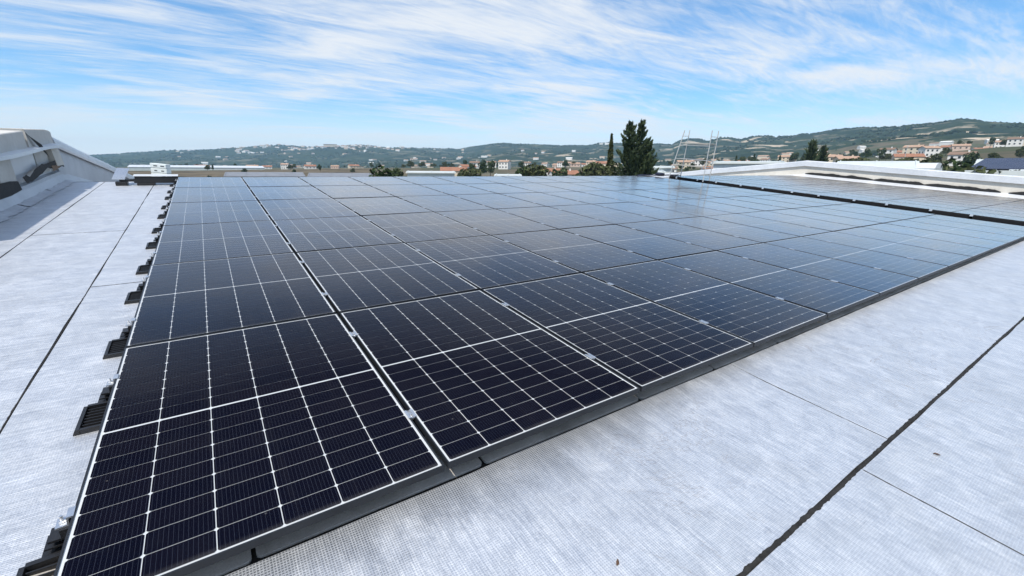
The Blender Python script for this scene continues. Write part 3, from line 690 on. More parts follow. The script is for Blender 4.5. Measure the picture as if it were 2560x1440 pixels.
for i, j, t in ((0, 1, 0.88), (2, 3, 0.88), (0, 2, 0.70), (1, 3, 0.72), (0, 2, 0.42), (1, 3, 0.43), (0, 1, 0.42), (2, 3, 0.42), (0, 1, 0.12), (2, 3, 0.14)):
    MB().tube(on(i, t) - SO, on(j, t) - SO, 0.011, n=6).build('brace', MAT['steel'], sf)
for t, w_ in ((0.735, 0.035), (0.28, 0.04)):
    a, c = on(0, t) - SO, on(2, t) - SO; e = on(1, t) - SO; f_ = on(3, t) - SO
    m_ = MB(); z = Vector((0, 0, w_)); m_.loft([[a, e, e + z, a + z], [c, f_, f_ + z, c + z]]); m_.build('board', MAT['board'], sf)
# cable bundle by the scaffold foot
cb = on_roof('cable_bundle', 15.6, 10.35, ROOF_W); tag(cb, 'dark blue black cable bundle lying at the top end of the aisle', 'cable bundle')
for q in range(5):
    m_ = MB(); pts = [Vector((-1.3 + 0.32 * i + 0.1 * noise.noise((i, q, 0)), 0.12 * noise.noise((i * 0.9, q * 3.1, 2)) + 0.04 * q, 0.14 + 0.05 * abs(noise.noise((i * 1.3, q, 5))))) for i in range(9)]
    for a, c in zip(pts, pts[1:]): m_.tube(a, c, 0.013, n=6)
    m_.build('cable', MAT['cable'], cb)
m_ = MB(); m_.box(-0.22, -0.10, 0.12, 0.12, 0.12, 0.24); m_.build('connector_box', MAT['cable'], cb, bevel=0.03)

# dry bits on the foil
for (u, v, r_, ln, lab) in ((1.50, -0.60, 0.5, 0.022, 'small dry brown leaf scrap on the bright foil at the bottom centre'), (3.30, -1.02, 2.2, 0.03, 'thin dark twig bit on the foil right of the black bead')):
    lf = on_roof('leaf_scrap', u, v, ROOF_W + 0.003, r_); tag(lf, lab, 'leaf scrap')
    m_ = MB(); m_.loft([[(-ln / 2, -0.002, 0), (-ln / 2, 0.002, 0), (-ln / 2, 0, 0.002)], [(-0.1 * ln, -0.3 * ln, 0), (-0.1 * ln, 0.25 * ln, 0.004), (-0.1 * ln, 0, 0.006)], [(ln * 0.3, -0.12 * ln, 0.001), (ln * 0.3, 0.2 * ln, 0.005), (ln * 0.3, 0, 0.007)], [(ln * 0.55, 0.1 * ln, 0), (ln * 0.55, 0.14 * ln, 0), (ln * 0.55, 0.12 * ln, 0.004)]])
    m_.build('blade', MAT['leaf_litter'], lf)

# ------------------------------------------------------------------ the building below the roof
bd = empty('warehouse_body', (0, 0, -7)); tag(bd, 'long pale warehouse carrying the foil roof and the solar arrays', 'warehouse')
GZ = -7.0
m_ = MB(); ya, yb = yr(V_EAVE), yr(V_BACK); za = zy(ya) - 0.05; zb = zy(yb) - 0.05; x0, x1 = U0 - 0.30, U1 + 0.32
prof = [(ya, 0), (yb, 0), (yb, zb + 7), (YR, ZR - 0.05 + 7), (ya, za + 7)]
m_.loft([[(x0, y, z) for y, z in prof], [(x1, y, z) for y, z in prof]]); m_.build('wall', MAT['cream_wall'], bd)
MB().box(x0, ya - 0.18, za + 6.85, x1, ya - 0.001, za + 7.06).build('eaves_gutter', MAT['white_sheet'], bd, bevel=0.02)
MB().box(x0, yb + 0.001, zb + 6.85, x1, yb + 0.18, zb + 7.06).build('eaves_gutter', MAT['white_sheet'], bd, bevel=0.02)

# ------------------------------------------------------------------ land: plain and hills
SKYLINE = [(-900, 392), (-500, 394), (0, 396), (250, 389), (300, 386), (360, 381), (420, 379), (480, 378), (540, 376), (600, 373), (640, 368), (680, 366), (720, 367), (760, 369), (800, 367), (850, 366), (890, 364), (920, 365), (960, 369), (1000, 371), (1050, 373), (1100, 374), (1150, 373), (1200, 366), (1240, 360), (1260, 359), (1300, 361), (1340, 362), (1370, 364), (1390, 366), (1440, 366), (1470, 366), (1500, 360), (1520, 359), (1560, 361), (1640, 362), (1680, 363), (1700, 352), (1720, 348), (1750, 349), (1770, 352), (1800, 345), (1820, 346), (1850, 352), (1880, 345), (1910, 343), (1940, 346), (1980, 345), (2000, 340), (2040, 338), (2080, 330), (2120, 325), (2160, 321), (2200, 321), (2240, 322), (2280, 318), (2320, 316), (2360, 310), (2400, 303), (2430, 305), (2460, 311), (2500, 313), (2560, 316), (2800, 330), (3200, 345), (3900, 370)]
def lerp_tab(tab, x):
    if x <= tab[0][0]: return tab[0][1]
    for (a, p), (b, q) in zip(tab, tab[1:]):
        if x <= b: return p + (q - p) * (x - a) / (b - a)
    return tab[-1][1]
def az_of(px): d = ray(px, 420); return math.atan2(d.x, d.y)        # bearing, clockwise from +Y
AZT = []
for px, py in SKYLINE:
    d = ray(px, py); AZT.append((math.atan2(d.x, d.y), math.atan2(d.z, math.hypot(d.x, d.y))))
RISE = [(az_of(0), 2.0), (az_of(500), 3.5), (az_of(900), 7.0), (az_of(1200), 10.0), (az_of(1400), 11.0), (az_of(1700), 13.0), (az_of(1900), 16.0), (az_of(2200), 23.0), (az_of(2500), 31.0), (az_of(3200), 33.0)]
RDIST = [(az_of(0), 5600), (az_of(500), 5300), (az_of(900), 4500), (az_of(1300), 4000), (az_of(1600), 3500), (az_of(1750), 3000), (az_of(2100), 2700), (az_of(2500), 2400), (az_of(3200), 2400)]
FDIST = [(az_of(0), 3000), (az_of(600), 2400), (az_of(1000), 1900), (az_of(1500), 1500), (az_of(1800), 1200), (az_of(2200), 950), (az_of(2560), 850)]
def sstep(a, b, x): t = min(1, max(0, (x - a) / (b - a))); return t * t * (3 - 2 * t)
def land(az, r):
    e = lerp_tab(AZT, az); rd = lerp_tab(RDIST, az); fd = lerp_tab(FDIST, az)
    x, y = CAM.x + r * math.sin(az), CAM.y + r * math.cos(az)
    base = GZ + lerp_tab(RISE, az) * sstep(120, 620, r) + 0.6 * noise.noise((x * 0.004, y * 0.004, 1)) * sstep(60, 400, r)
    if r <= fd: return base
    top = CAM.z + rd * math.tan(e)
    if r <= rd:
        t = (r - fd) / (rd - fd)
        h = base + (top - base) * (0.35 * t + 0.65 * t * t * (3 - 2 * t))
        bell = math.sin(math.pi * t)
        n = noise.fractal((x * 0.0016, y * 0.0016, 0.5), 1.0, 2.1, 5) * 0.22 + noise.noise((x * 0.0007, y * 0.0007, 4.0)) * 0.18
        return h + (top - base) * n * bell
    t = (r - rd) / rd
    return max(GZ - 0.5, top - (top - base) * 1.4 * t - 12 * sstep(0, 0.1, t))
A0, A1 = az_of(-700), az_of(3600)
def land_mesh(name, r_list, na, mat, jit=0.0):
    b = MB()
    for r in r_list:
        for i in range(na + 1):
            az = A0 + (A1 - A0) * i / na; z = land(az, r)
            b.v.append((CAM.x + r * math.sin(az), CAM.y + r * math.cos(az), z))
    n = na + 1
    for j in range(len(r_list) - 1):
        for i in range(na): b.f.append((j * n + i, (j + 1) * n + i, (j + 1) * n + i + 1, j * n + i + 1)); b.mi.append(0)
    return b.build(name, mat, smooth=True)
def make_ground():
    M = Mat('plain_fields'); v = M.coord('Object')
    vor = M.nd('ShaderNodeTexVoronoi'); vor.inputs['Scale'].default_value = 0.011; M.L.new(v, vor.inputs['Vector'])
    cr = M.nd('ShaderNodeSeparateColor'); M.L.new(vor.outputs['Color'], cr.inputs[0])
    f = M.ramp(cr.outputs[0], [(0.0, (0.10, 0.085, 0.055)), (0.3, (0.16, 0.13, 0.085)), (0.55, (0.075, 0.085, 0.04)), (0.8, (0.05, 0.065, 0.03)), (1.0, (0.19, 0.165, 0.12))])
    n = M.noise(v, 0.05, 8, 0.65); f = M.mix(M.ramp(n, [(0.45, 0.0), (0.65, 0.75)]), f, (0.035, 0.045, 0.022))
    n2 = M.noise(v, 0.6, 4, 0.6); f = M.mix(M.mth('MULTIPLY', n2, 0.4), f, (0.15, 0.125, 0.09))
    M.set(Base_Color=f, Roughness=0.95, Specular_IOR_Level=0.1); return M.m
def make_hill():
    M = Mat('wooded_hillside'); v = M.coord('Object')
    a = M.noise(v, 0.0045, 7, 0.62, 0.4); b = M.noise(v, 0.03, 6, 0.7); c = M.noise(v, 0.0022, 4, 0.6, 0.8)
    f = M.ramp(M.mth('ADD', M.mth('MULTIPLY', a, 0.5), M.mth('MULTIPLY', b, 0.5)), [(0.36, (0.010, 0.020, 0.010)), (0.5, (0.020, 0.034, 0.016)), (0.62, (0.040, 0.056, 0.027)), (0.72, (0.075, 0.085, 0.045))])
    mp = M.nd('ShaderNodeMapping'); mp.inputs['Scale'].default_value = (1, 1, 6.0); M.L.new(v, mp.inputs[0])
    t = M.noise(mp.outputs[0], 0.0085, 6, 0.6, 0.5)
    rock = M.ramp(t, [(0.555, 0.0), (0.58, 1.0)]); rock2 = M.ramp(c, [(0.40, 0.2), (0.52, 1.0)])
    sx = M.nd('ShaderNodeSeparateXYZ'); M.L.new(v, sx.inputs[0]); east = M.nd('ShaderNodeMapRange'); east.inputs['From Min'].default_value = 2300; east.inputs['From Max'].default_value = 1500; east.inputs['To Min'].default_value = 0.22; M.L.new(sx.outputs[1], east.inputs['Value'])
    f = M.mix(M.mth('MULTIPLY', M.mth('MULTIPLY', M.mth('MULTIPLY', rock, rock2), 0.95), east.outputs[0]), f, M.ramp(b, [(0.3, (0.38, 0.30, 0.21)), (0.7, (0.60, 0.50, 0.38))]))
    M.set(Base_Color=f, Roughness=0.95, Specular_IOR_Level=0.05); M.bump(b, 0.6, 6.0); return M.m
MAT['ground'] = make_ground(); MAT['hill'] = make_hill()
gr = land_mesh('ground', [8, 20, 40, 60, 90, 120, 160, 210, 270, 340, 420, 500, 600, 700, 820, 960, 1100, 1250, 1400], 240, MAT['ground']); tag(gr, kind='structure')
hl = land_mesh('hills', [700 + 55 * i for i in range(0, 30)] + [2350 + 80 * i for i in range(0, 42)] + [5800, 6200, 6800], 620, MAT['hill']); tag(hl, kind='structure')
for v_ in hl.data.vertices:
    d_ = math.hypot(v_.co.x - CAM.x, v_.co.y - CAM.y)
    if d_ < 1400: v_.co.z -= 0.5 + 4 * (1 - sstep(700, 1400, d_))
# ground behind and beside the building, where the camera does not look but the light does
m_ = MB(); n_ = 48
for j, r in enumerate((0.5, 60, 400, 1400, 6800)):
    for i in range(n_ + 1):
        az = A1 + (A0 + 2 * math.pi - A1) * i / n_; m_.v.append((CAM.x + r * math.sin(az), CAM.y + r * math.cos(az), GZ - 0.02 * (j > 3)))
for j in range(4):
    for i in range(n_): m_.f.append((j * (n_ + 1) + i, (j + 1) * (n_ + 1) + i, (j + 1) * (n_ + 1) + i + 1, j * (n_ + 1) + i + 1)); m_.mi.append(0)
tag(m_.build('ground', MAT['ground']), kind='structure')
def ground_pt(px, r): az = az_of(px); return Vector((CAM.x + r * math.sin(az), CAM.y + r * math.cos(az), land(az, r)))

# ------------------------------------------------------------------ trees
def foliage(name, c0, c1, c2):
    M = Mat(name); v = M.coord('Object'); n = M.noise(v, 1.2, 3, 0.6); gi = M.nd('ShaderNodeObjectInfo')
    g_ = M.nd('ShaderNodeNewGeometry')
    f = M.ramp(M.mth('ADD', M.mth('MULTIPLY', n, 0.6), M.mth('MULTIPLY', g_.outputs['Random Per Island'], 0.4)), [(0.25, c0), (0.5, c1), (0.8, c2)])
    f = M.mix(M.mth('MULTIPLY', gi.outputs['Random'], 0.35), f, c0)
    M.set(Base_Color=f, Roughness=0.75, Specular_IOR_Level=0.2); return M.m
MAT['leaf_dark'] = foliage('dark_conifer_foliage', (0.028, 0.048, 0.026), (0.060, 0.086, 0.038), (0.13, 0.155, 0.065))
MAT['leaf_olive'] = foliage('olive_foliage', (0.030, 0.040, 0.016), (0.066, 0.078, 0.030), (0.13, 0.135, 0.055))
MAT['leaf_green'] = foliage('green_foliage', (0.016, 0.030, 0.010), (0.035, 0.060, 0.018), (0.075, 0.105, 0.035))
MAT['bark'] = worn('bark', (0.05, 0.035, 0.025), (0.11, 0.085, 0.06), 3, 0.9)
def leaf(b, p, s, rnd, up=0.3):
    a = Vector((rnd.gauss(0, 1), rnd.gauss(0, 1), rnd.gauss(0, 1) + up)).normalized(); c = a.orthogonal().normalized()
    c.rotate(Matrix.Rotation(rnd.uniform(0, 6.28), 3, a)); d = a.cross(c)
    b.quad(p - c * s, p - d * s * 0.55, p + c * s, p + d * s * 0.55)
def needle(b, p, d, s, rnd):
    d = (d + Vector((rnd.gauss(0, 0.35), rnd.gauss(0, 0.35), rnd.gauss(0, 0.35)))).normalized(); c = d.orthogonal().normalized(); c.rotate(Matrix.Rotation(rnd.uniform(0, 6.28), 3, d))
    b.quad(p - d * s, p + c * s * 0.42, p + d * s * 1.5, p - c * s * 0.42)
def round_crown(seed, rx, rz, n, s, gaps=0.25):
    rnd = random.Random(seed); b = MB(); lobes = []
    for i in range(11):
        a = rnd.uniform(0, 6.28); rr = rnd.uniform(0.15, 0.72); lobes.append((Vector((math.cos(a) * rr * rx, math.sin(a) * rr * rx, rnd.uniform(-0.55, 0.6) * rz)), rnd.uniform(0.3, 0.5)))
    for i in range(n):
        c, q = rnd.choice(lobes); d = Vector((rnd.gauss(0, 1), rnd.gauss(0, 1), rnd.gauss(0, 1))).normalized() * rnd.uniform(0.55, 1.0) ** 0.5
        p = c + Vector((d.x * rx * q, d.y * rx * q, d.z * rz * q))
        leaf(b, p, s * rnd.uniform(0.6, 1.3), rnd)
    return b
def conifer_crown(seed, h, rmax, n, s, lean=0.0, taper=1.0, base=0.12):
    """whorls of upswept branches, each clothed in small leaf faces; open between the tips"""
    rnd = random.Random(seed); b = MB(); nb = 95
    for k_ in range(nb):
        t = base + (1 - base) * (k_ / nb) ** 0.9; z = h * t; a = k_ * 2.4 + rnd.uniform(-0.4, 0.4)
        ln = rmax * ((1 - t) ** (0.8 * taper)) * rnd.uniform(0.5, 1.25) + 0.16
        rise = ln * rnd.uniform(0.35, 0.75)
        m_n = int(n / nb * (0.4 + 1.2 * (1 - t)))
        for q in range(m_n):
            w = rnd.uniform(0.0, 1.0) ** 0.7
            p = Vector((math.cos(a) * ln * w + lean * z, math.sin(a) * ln * w, z + rise * w * w + rnd.gauss(0, 0.10)))
            sp = 0.17 * (1.2 - w) * (0.6 + ln * 0.25); p += Vector((rnd.gauss(0, sp), rnd.gauss(0, sp), rnd.gauss(0, sp * 0.7)))
            needle(b, p, Vector((math.cos(a), math.sin(a), 0.35 + 1.3 * w)), s * rnd.uniform(0.7, 1.5), rnd)
    return b
def tree(name, loc_, crown, trunk_h, trunk_r, mat, label, cat='tree', group=None):
    t = empty(name, loc_); tag(t, label, cat, group); b = MB(); b.tube((0, 0, -0.3), (0.05, 0, trunk_h * 0.5), trunk_r, trunk_r * 0.7, 8); b.tube((0.05, 0, trunk_h * 0.5), (0, 0.03, trunk_h), trunk_r * 0.7, trunk_r * 0.25, 8)
    rnd = random.Random(int(trunk_h * 100))
    for q in range(6):
        a = rnd.uniform(0, 6.28); z = trunk_h * rnd.uniform(0.4, 0.85); b.tube((0, 0, z), (math.cos(a) * trunk_h * 0.08, math.sin(a) * trunk_h * 0.08, z + trunk_h * 0.10), trunk_r * 0.35, trunk_r * 0.1, 6)
    b.build('trunk', MAT['bark'], t); crown.build('crown', mat, t); return t
# the big dark conifer with two leaders, and the slim cypress at its left
D = 60.0; p0 = ground_pt(1574, D); H = spot(1580, 303, D).z - p0.z
b = conifer_crown(11, H * 0.985, 4.6, 8600, 0.17, lean=-0.030, taper=1.12)
c2 = conifer_crown(12, H, 4.3, 8000, 0.17, lean=0.050, taper=1.15)
off = len(b.v); b.v += [(x + 0.5, y - 0.5, z) for x, y, z in c2.v]; b.f += [tuple(i + off for i in f) for f in c2.f]; b.mi += c2.mi
c3 = conifer_crown(13, H * 0.83, 3.5, 5200, 0.17, lean=0.125, taper=1.0); off = len(b.v); b.v += [(x + 0.9, y - 0.9, z) for x, y, z in c3.v]; b.f += [tuple(i + off for i in f) for f in c3.f]; b.mi += c3.mi
tree('conifer_tree', p0, b, H * 0.9, 0.28, MAT['leaf_dark'], 'big dark conifer with two pointed tops behind the roof ridge')
p1 = ground_pt(1524, 57.0); H1 = spot(1524, 334, 57.0).z - p1.z; b = MB(); rnd = random.Random(4)
for q in range(4200):
    t = rnd.random(); rr = 1.55 * (1 - t) ** 0.85 * (0.55 + 0.45 * min(1, t * 4)) + 0.05 ; rr *= 1.0 * (0.75 + 0.25 * noise.noise((t * 14, 0, 0)))
    a = rnd.uniform(0, 6.28); w = rnd.uniform(0.5, 1.0); leaf(b, Vector((math.cos(a) * rr * w, math.sin(a) * rr * w, t * H1)), 0.14 * rnd.uniform(0.6, 1.3), rnd, 0.9)
tree('cypress_tree', p1, b, H1 * 0.8, 0.15, MAT['leaf_olive'], 'slim dark cypress left of the big conifer')
pb = ground_pt(1512, 54.0); tree('low_tree', pb, (lambda c: (setattr(c, 'v', [(x, y, z + 6.2) for x, y, z in c.v]), c)[1])(round_crown(31, 2.4, 2.6, 1800, 0.2)), 5.8, 0.16, MAT['leaf_olive'], 'low olive green bush crown at the foot of the slim cypress')

# ------------------------------------------------------------------ the town
MAT['tile1'] = worn('terracotta_tiles', (0.24, 0.10, 0.055), (0.38, 0.19, 0.115), 0.9, 0.85, bump=0.3, dist=0.05)
MAT['tile2'] = worn('pale_clay_tiles', (0.34, 0.21, 0.14), (0.48, 0.33, 0.24), 0.9, 0.85, bump=0.3, dist=0.05)
MAT['tile3'] = worn('weathered_brown_tiles', (0.17, 0.11, 0.075), (0.27, 0.18, 0.13), 0.9, 0.85, bump=0.3, dist=0.05)
MAT['wall1'] = worn('white_house_wall', (0.62, 0.60, 0.56), (0.78, 0.76, 0.72), 0.5, 0.85)
MAT['wall2'] = worn('cream_house_wall', (0.55, 0.46, 0.34), (0.68, 0.59, 0.46), 0.5, 0.85)
MAT['wall3'] = worn('pink_house_wall', (0.52, 0.38, 0.30), (0.62, 0.48, 0.40), 0.5, 0.85)
MAT['win'] = worn('dark_window', (0.02, 0.025, 0.03), (0.05, 0.055, 0.06), 2, 0.25, bump=0)
MAT['roof_grey'] = worn('grey_metal_roof', (0.16, 0.17, 0.19), (0.26, 0.27, 0.29), 0.3, 0.6, bump=0.2, dist=0.05)
MAT['roof_pale'] = worn('pale_metal_roof', (0.50, 0.54, 0.53), (0.66, 0.69, 0.67), 0.25, 0.55, bump=0.2, dist=0.05)
MAT['dark_array'] = worn('dark_roof_array', (0.03, 0.035, 0.06), (0.055, 0.06, 0.09), 0.6, 0.25, bump=0)
def house_proto(w, d, h, rh, wall, tile, wing=False):
    hr = empty('town_house')
    b = MB(); b.box(-w / 2, -d / 2, -2.5, w / 2, d / 2, h)
    b.quad((-w / 2, -d / 2, h), (-w / 2, d / 2, h), (-w / 2, 0, h + rh)); b.quad((w / 2, d / 2, h), (w / 2, -d / 2, h), (w / 2, 0, h + rh))
    if wing: b.box(w / 2 - 0.01, -d / 2 + 1.0, -2.5, w / 2 + w * 0.45, d / 2 - 1.4, h * 0.62)
    b.build('wall', MAT[wall], hr)
    o = 0.45; t = 0.22; sl = rh / (d / 2); b = MB()
    for sg in (-1, 1):
        y0, z0 = sg * (d / 2 + o), h - o * sl
        b.loft([[(x, y0, z0 + 0.02), (x, 0, h + rh + 0.02), (x, 0, h + rh + t), (x, y0, z0 + t)][::sg] for x in (-w / 2 - o, w / 2 + o)])
    if wing:
        x0, x1, hh = w / 2 + 0.01, w / 2 + w * 0.45 + 0.4, h * 0.62
        b.loft([[(x0, y, hh + 1.1), (x0, y, hh + 1.3), (x1, y, hh + 0.22), (x1, y, hh + 0.02)] for y in (-d / 2 + 0.6, d / 2 - 1.0)])
    rf = b.build('roof', MAT[tile], hr)
    MB().box(w * 0.2, -0.9, h + rh * 0.4, w * 0.2 + 0.7, -0.2, h + rh + 0.9).build('chimney', MAT[wall], rf)
    me = MB().box(-0.55, -0.06, -0.65, 0.55, 0.0, 0.65).mesh('window', MAT['win'])
    for f in (-0.32, -0.02, 0.3): 
        for z in ([h * 0.5] if h < 4.2 else [h * 0.27, h * 0.74]): inst('window', me, hr, (f * w, -d / 2 - 0.004, z))
    mg = MB().box(-0.06, -0.5, -0.65, 0.0, 0.5, 0.65).mesh('window', MAT['win'])
    for f in (-0.2, 0.22): inst('window', mg, hr, (-w / 2 - 0.004, f * d, h * 0.55))
    return hr
PROTO = [house_proto(13, 9, 3.4, 1.7, 'wall1', 'tile1'), house_proto(11, 8.5, 5.6, 1.6, 'wall2', 'tile2', True), house_proto(15, 9.5, 3.6, 1.9, 'wall2', 'tile1', True), house_proto(10, 8, 5.4, 1.5, 'wall1', 'tile3'), house_proto(12, 9, 3.5, 1.6, 'wall3', 'tile2'), house_proto(9, 7.5, 6.2, 1.4, 'wall1', 'tile2')]
KIND = ['low white orange-roofed house', 'two storey cream winged house', 'long cream orange-roofed house', 'two storey brown-roofed white house', 'low pink pale-roofed house', 'tall narrow white house']
AUTO = []; rt = random.Random(21); used = [False] * 6; taken = []
def put_house(k, px, r, where, rz=None):
    p = ground_pt(px, r); az = az_of(px); 
    for q in taken:
        if (q - p).length < 15: return None
    taken.append(p)
    if not used[k]: o = PROTO[k]; used[k] = True
    else: o = copy_tree(PROTO[k])
    o.location = p; o.rotation_euler = (0, 0, (-az + rt.uniform(-0.6, 0.6)) if rz is None else rz); AUTO.append((o, f'{KIND[k]} {where}', 'house', f'{KIND[k]}s {where}', px))
    sc_ = rt.uniform(0.85, 1.12); o.scale = (sc_, sc_, sc_); return o
for i in range(26): put_house(rt.randrange(6), rt.uniform(2010, 2640), rt.uniform(330, 760), 'far right below the hill')
for i in range(14): put_house(rt.randrange(6), rt.uniform(1640, 2000), rt.uniform(300, 700), 'behind the scaffold')
for i in range(24): put_house(rt.randrange(6), rt.uniform(1100, 1520), rt.uniform(280, 900), 'left of the big conifer')
for i in range(22): put_house(rt.randrange(6), rt.uniform(470, 1080), rt.uniform(620, 1500), 'on the plain beyond the left field')
put_house(0, 1410, 250, 'left of the big conifer', -az_of(1410) + 0.3); put_house(4, 1480, 240, 'left of the big conifer', -az_of(1480) - 0.2)

# trees standing in the town
TP = []
for q, (rx, rz, n, s_, mt, nm) in enumerate(((3.4, 3.2, 1100, 0.42, 'leaf_green', 'round green town tree'), (4.4, 3.0, 1300, 0.45, 'leaf_olive', 'broad olive town tree'), (2.6, 3.6, 900, 0.4, 'leaf_dark', 'dark upright town tree'))):
    c = round_crown(40 + q, rx, rz, n, s_); c.v = [(x, y, z + rz + 1.6) for x, y, z in c.v]
    t = tree('town_tree', (0, 0, 0), c, rz + 1.5, 0.2, MAT[mt], nm, 'tree'); TP.append((t, nm))
cc = conifer_crown(50, 9.5, 2.2, 2200, 0.34); t = tree('town_tree', (0, 0, 0), cc, 8.0, 0.18, MAT['leaf_dark'], 'pointed dark conifer', 'tree'); TP.append((t, 'pointed dark town conifer'))
tu = [False] * 4
def put_tree(k, px, r, scale, where, label=None, sink=0.0):
    p = ground_pt(px, r); o = TP[k][0] if not tu[k] else copy_tree(TP[k][0]); tu[k] = True
    o.location = p - Vector((0, 0, sink)); o.scale = (scale * rt.uniform(0.9, 1.1), scale * rt.uniform(0.9, 1.1), scale); o.rotation_euler = (0, 0, rt.uniform(0, 6.28))
    if label: tag(o, label, 'tree'); 
    else: AUTO.append((o, f'{TP[k][1]} {where}', 'tree', f'{TP[k][1]}s {where}', px))
    if label and 'group' in o.keys(): del o['group']
    return o
def tree_to(k, px, top, r, label):                        # scaled so that its top reaches that sight line
    z = spot(px, top, r).z - ground_pt(px, r).z; nat = (8.0, 7.6, 8.8, 9.9)[k]; return put_tree(k, px, r, z / nat, '', label)
tree_to(0, 946, 411, 78, 'round bright green tree crown just above the array edge, left of centre')
tree_to(2, 994, 414, 110, 'small dark tree right of the round green tree')
tree_to(1, 1348, 402, 125, 'broad olive tree with the widest crown left of the slim cypress'); tree_to(0, 1300, 415, 120, 'green tree left of the broad olive tree')
tree_to(1, 1470, 397, 135, 'dark rounded tree between the orange roofs left of the cypress'); tree_to(2, 1398, 412, 128, 'dark tree right of the broad olive tree')
tree_to(1, 1180, 414, 150, 'low olive tree right of the pale low building'); tree_to(3, 2022, 349, 170, 'tall pointed conifer below the right hill'); tree_to(3, 2051, 364, 175, 'shorter pointed conifer right of the tall one below the hill')
tree_to(1, 2125, 382, 150, 'dark rounded bush above the long pale roof'); tree_to(1, 2352, 385, 105, 'large olive tree behind the right coping'); tree_to(2, 2318, 393, 100, 'dark tree at the right end of the long pale roof')
tree_to(0, 2385, 394, 115, 'green tree right of the large olive tree by the coping'); tree_to(1, 2478, 400, 95, 'brownish tree beside the dark solar roof at the right edge'); tree_to(1, 2280, 384, 190, 'tree among orange roofs above the long pale roof')
for i in range(34): put_tree(rt.choice((0, 1, 1, 2)), rt.uniform(2000, 2640), rt.uniform(260, 760), rt.uniform(0.7, 1.25), 'far right below the hill')
for i in range(26): put_tree(rt.choice((0, 1, 2, 3)), rt.uniform(1640, 2010), rt.uniform(240, 700), rt.uniform(0.7, 1.2), 'behind the scaffold')
for i in range(44): put_tree(rt.choice((0, 1, 1, 2)), rt.uniform(1010, 1520), rt.uniform(240, 900), rt.uniform(0.7, 1.3), 'left of the big conifer')
for i in range(46): put_tree(rt.choice((0, 1, 2, 2)), rt.uniform(420, 1050), rt.uniform(480, 1500), rt.uniform(0.6, 1.2), 'on the plain beyond the left field')

# larger neighbouring buildings
def shed(name, px0, px1, r0, depth, top_py, label, wall, roofm, rise=0.6, drop=None, yaw=0.0, parts=None):
    a, c = spot(px0, top_py, r0), spot(px1, top_py, r0); mid = (a + c) / 2; w = (c - a).length; gz = min(ground_pt(px0, r0).z, ground_pt(px1, r0).z) - 0.5
    az = math.atan2(mid.x - CAM.x, mid.y - CAM.y); o = empty(name, (mid.x, mid.y, gz), (0, 0, -az + yaw)); tag(o, label, 'building')
    h = mid.z - gz; b = MB(); b.box(-w / 2, 0, 0, w / 2, depth, h - rise); b.build('wall', MAT[wall], o)
    b = MB(); e = 0.35
    b.loft([[(x, -e, h - rise + 0.02), (x, -e, h - rise + 0.22), (x, depth / 2, h), (x, depth + e, h - rise + 0.22), (x, depth + e, h - rise + 0.02), (x, depth / 2, h - 0.2)][::-1] for x in (-w / 2 - e, w / 2 + e)]); rf = b.build('roof', MAT[roofm], o)
    n = max(2, int(w / 6))
    for i in range(n + 1):
        x = -w / 2 + w * i / n; sb = MB(); sb.loft([[(x - 0.06, -e, h - rise + 0.22), (x + 0.06, -e, h - rise + 0.22), (x + 0.06, -e, h - rise + 0.32), (x - 0.06, -e, h - rise + 0.32)], [(x - 0.06, depth / 2, h), (x + 0.06, depth / 2, h), (x + 0.06, depth / 2, h + 0.1), (x - 0.06, depth / 2, h + 0.1)]]); sb.build('roof_rib', MAT[roofm], rf)
    return o
shed('low_building', 1018, 1136, 105, 12, 428, 'low pale building with a long flat wall right of the round green tree', 'roof_pale', 'roof_pale', 0.5)
shed('grey_shed', 560, 760, 190, 22, 431, 'wide low grey roofed shed beyond the left end of the array', 'wall2', 'roof_grey', 1.6)
shed('grey_shed', 770, 932, 170, 20, 433, 'darker low grey roofed shed left of the round green tree', 'wall3', 'roof_grey', 1.4)
shed('greenhouse', 318, 660, 620, 40, 413.5, 'very long white greenhouse line across the plain at the far left', 'roof_pale', 'white_sheet', 2.4)
shed('white_hall', 1530, 1660, 62, 14, 426, 'pale flat hall just below the big conifer', 'roof_pale', 'roof_pale', 0.4)
shed('white_hall', 1622, 1682, 74, 14, 414, 'small pale block right of the big conifer', 'roof_pale', 'roof_pale', 0.4)
shed('white_hall', 1785, 1960, 66, 16, 400, 'pale long hall behind the parapet right of the scaffold', 'white_sheet', 'roof_pale', 0.5)
shed('white_hall', 2088, 2308, 70, 24, 398, 'long pale sloping roof behind the parapet below the hill', 'roof_pale', 'roof_pale', 2.4)
sh = shed('white_hall', 2440, 2660, 105, 26, 393, 'white roofed hall with dark panels at the far right edge', 'wall1', 'roof_pale', 3.0)
shed('white_hall', 1240, 1300, 80, 10, 436, 'tiny pale roof edge peeping over the array below the town', 'roof_pale', 'roof_pale', 0.4)
MB().box(-2.0, -0.45, 0, 14, -0.36, 0.1).build('gutter', MAT['white_sheet'], sh)
ar = empty('roof_array', tuple(spot(2540, 412, 92))); tag(ar, 'dark solar array on a low white roof at the right edge', 'solar array'); ar.rotation_euler = (0, 0, -az_of(2540))
b = MB(); b.loft([[(-4.5, 0, -0.6), (6, 0, -0.6), (6, 5, 0.9), (-3.2, 5, 0.9)], [(-4.5, 0, -0.5), (6, 0, -0.5), (6, 5, 1.0), (-3.2, 5, 1.0)]]); b.build('module_field', MAT['dark_array'], ar)
MB().box(-5.5, -0.6, -7.5, 7, 6.2, -0.75).build('roof_block', MAT['roof_pale'], ar)
dm = empty('domed_unit', tuple(spot(2348, 416, 48))); tag(dm, 'small white domed roof unit with a dark opening behind the right coping', 'roof unit')
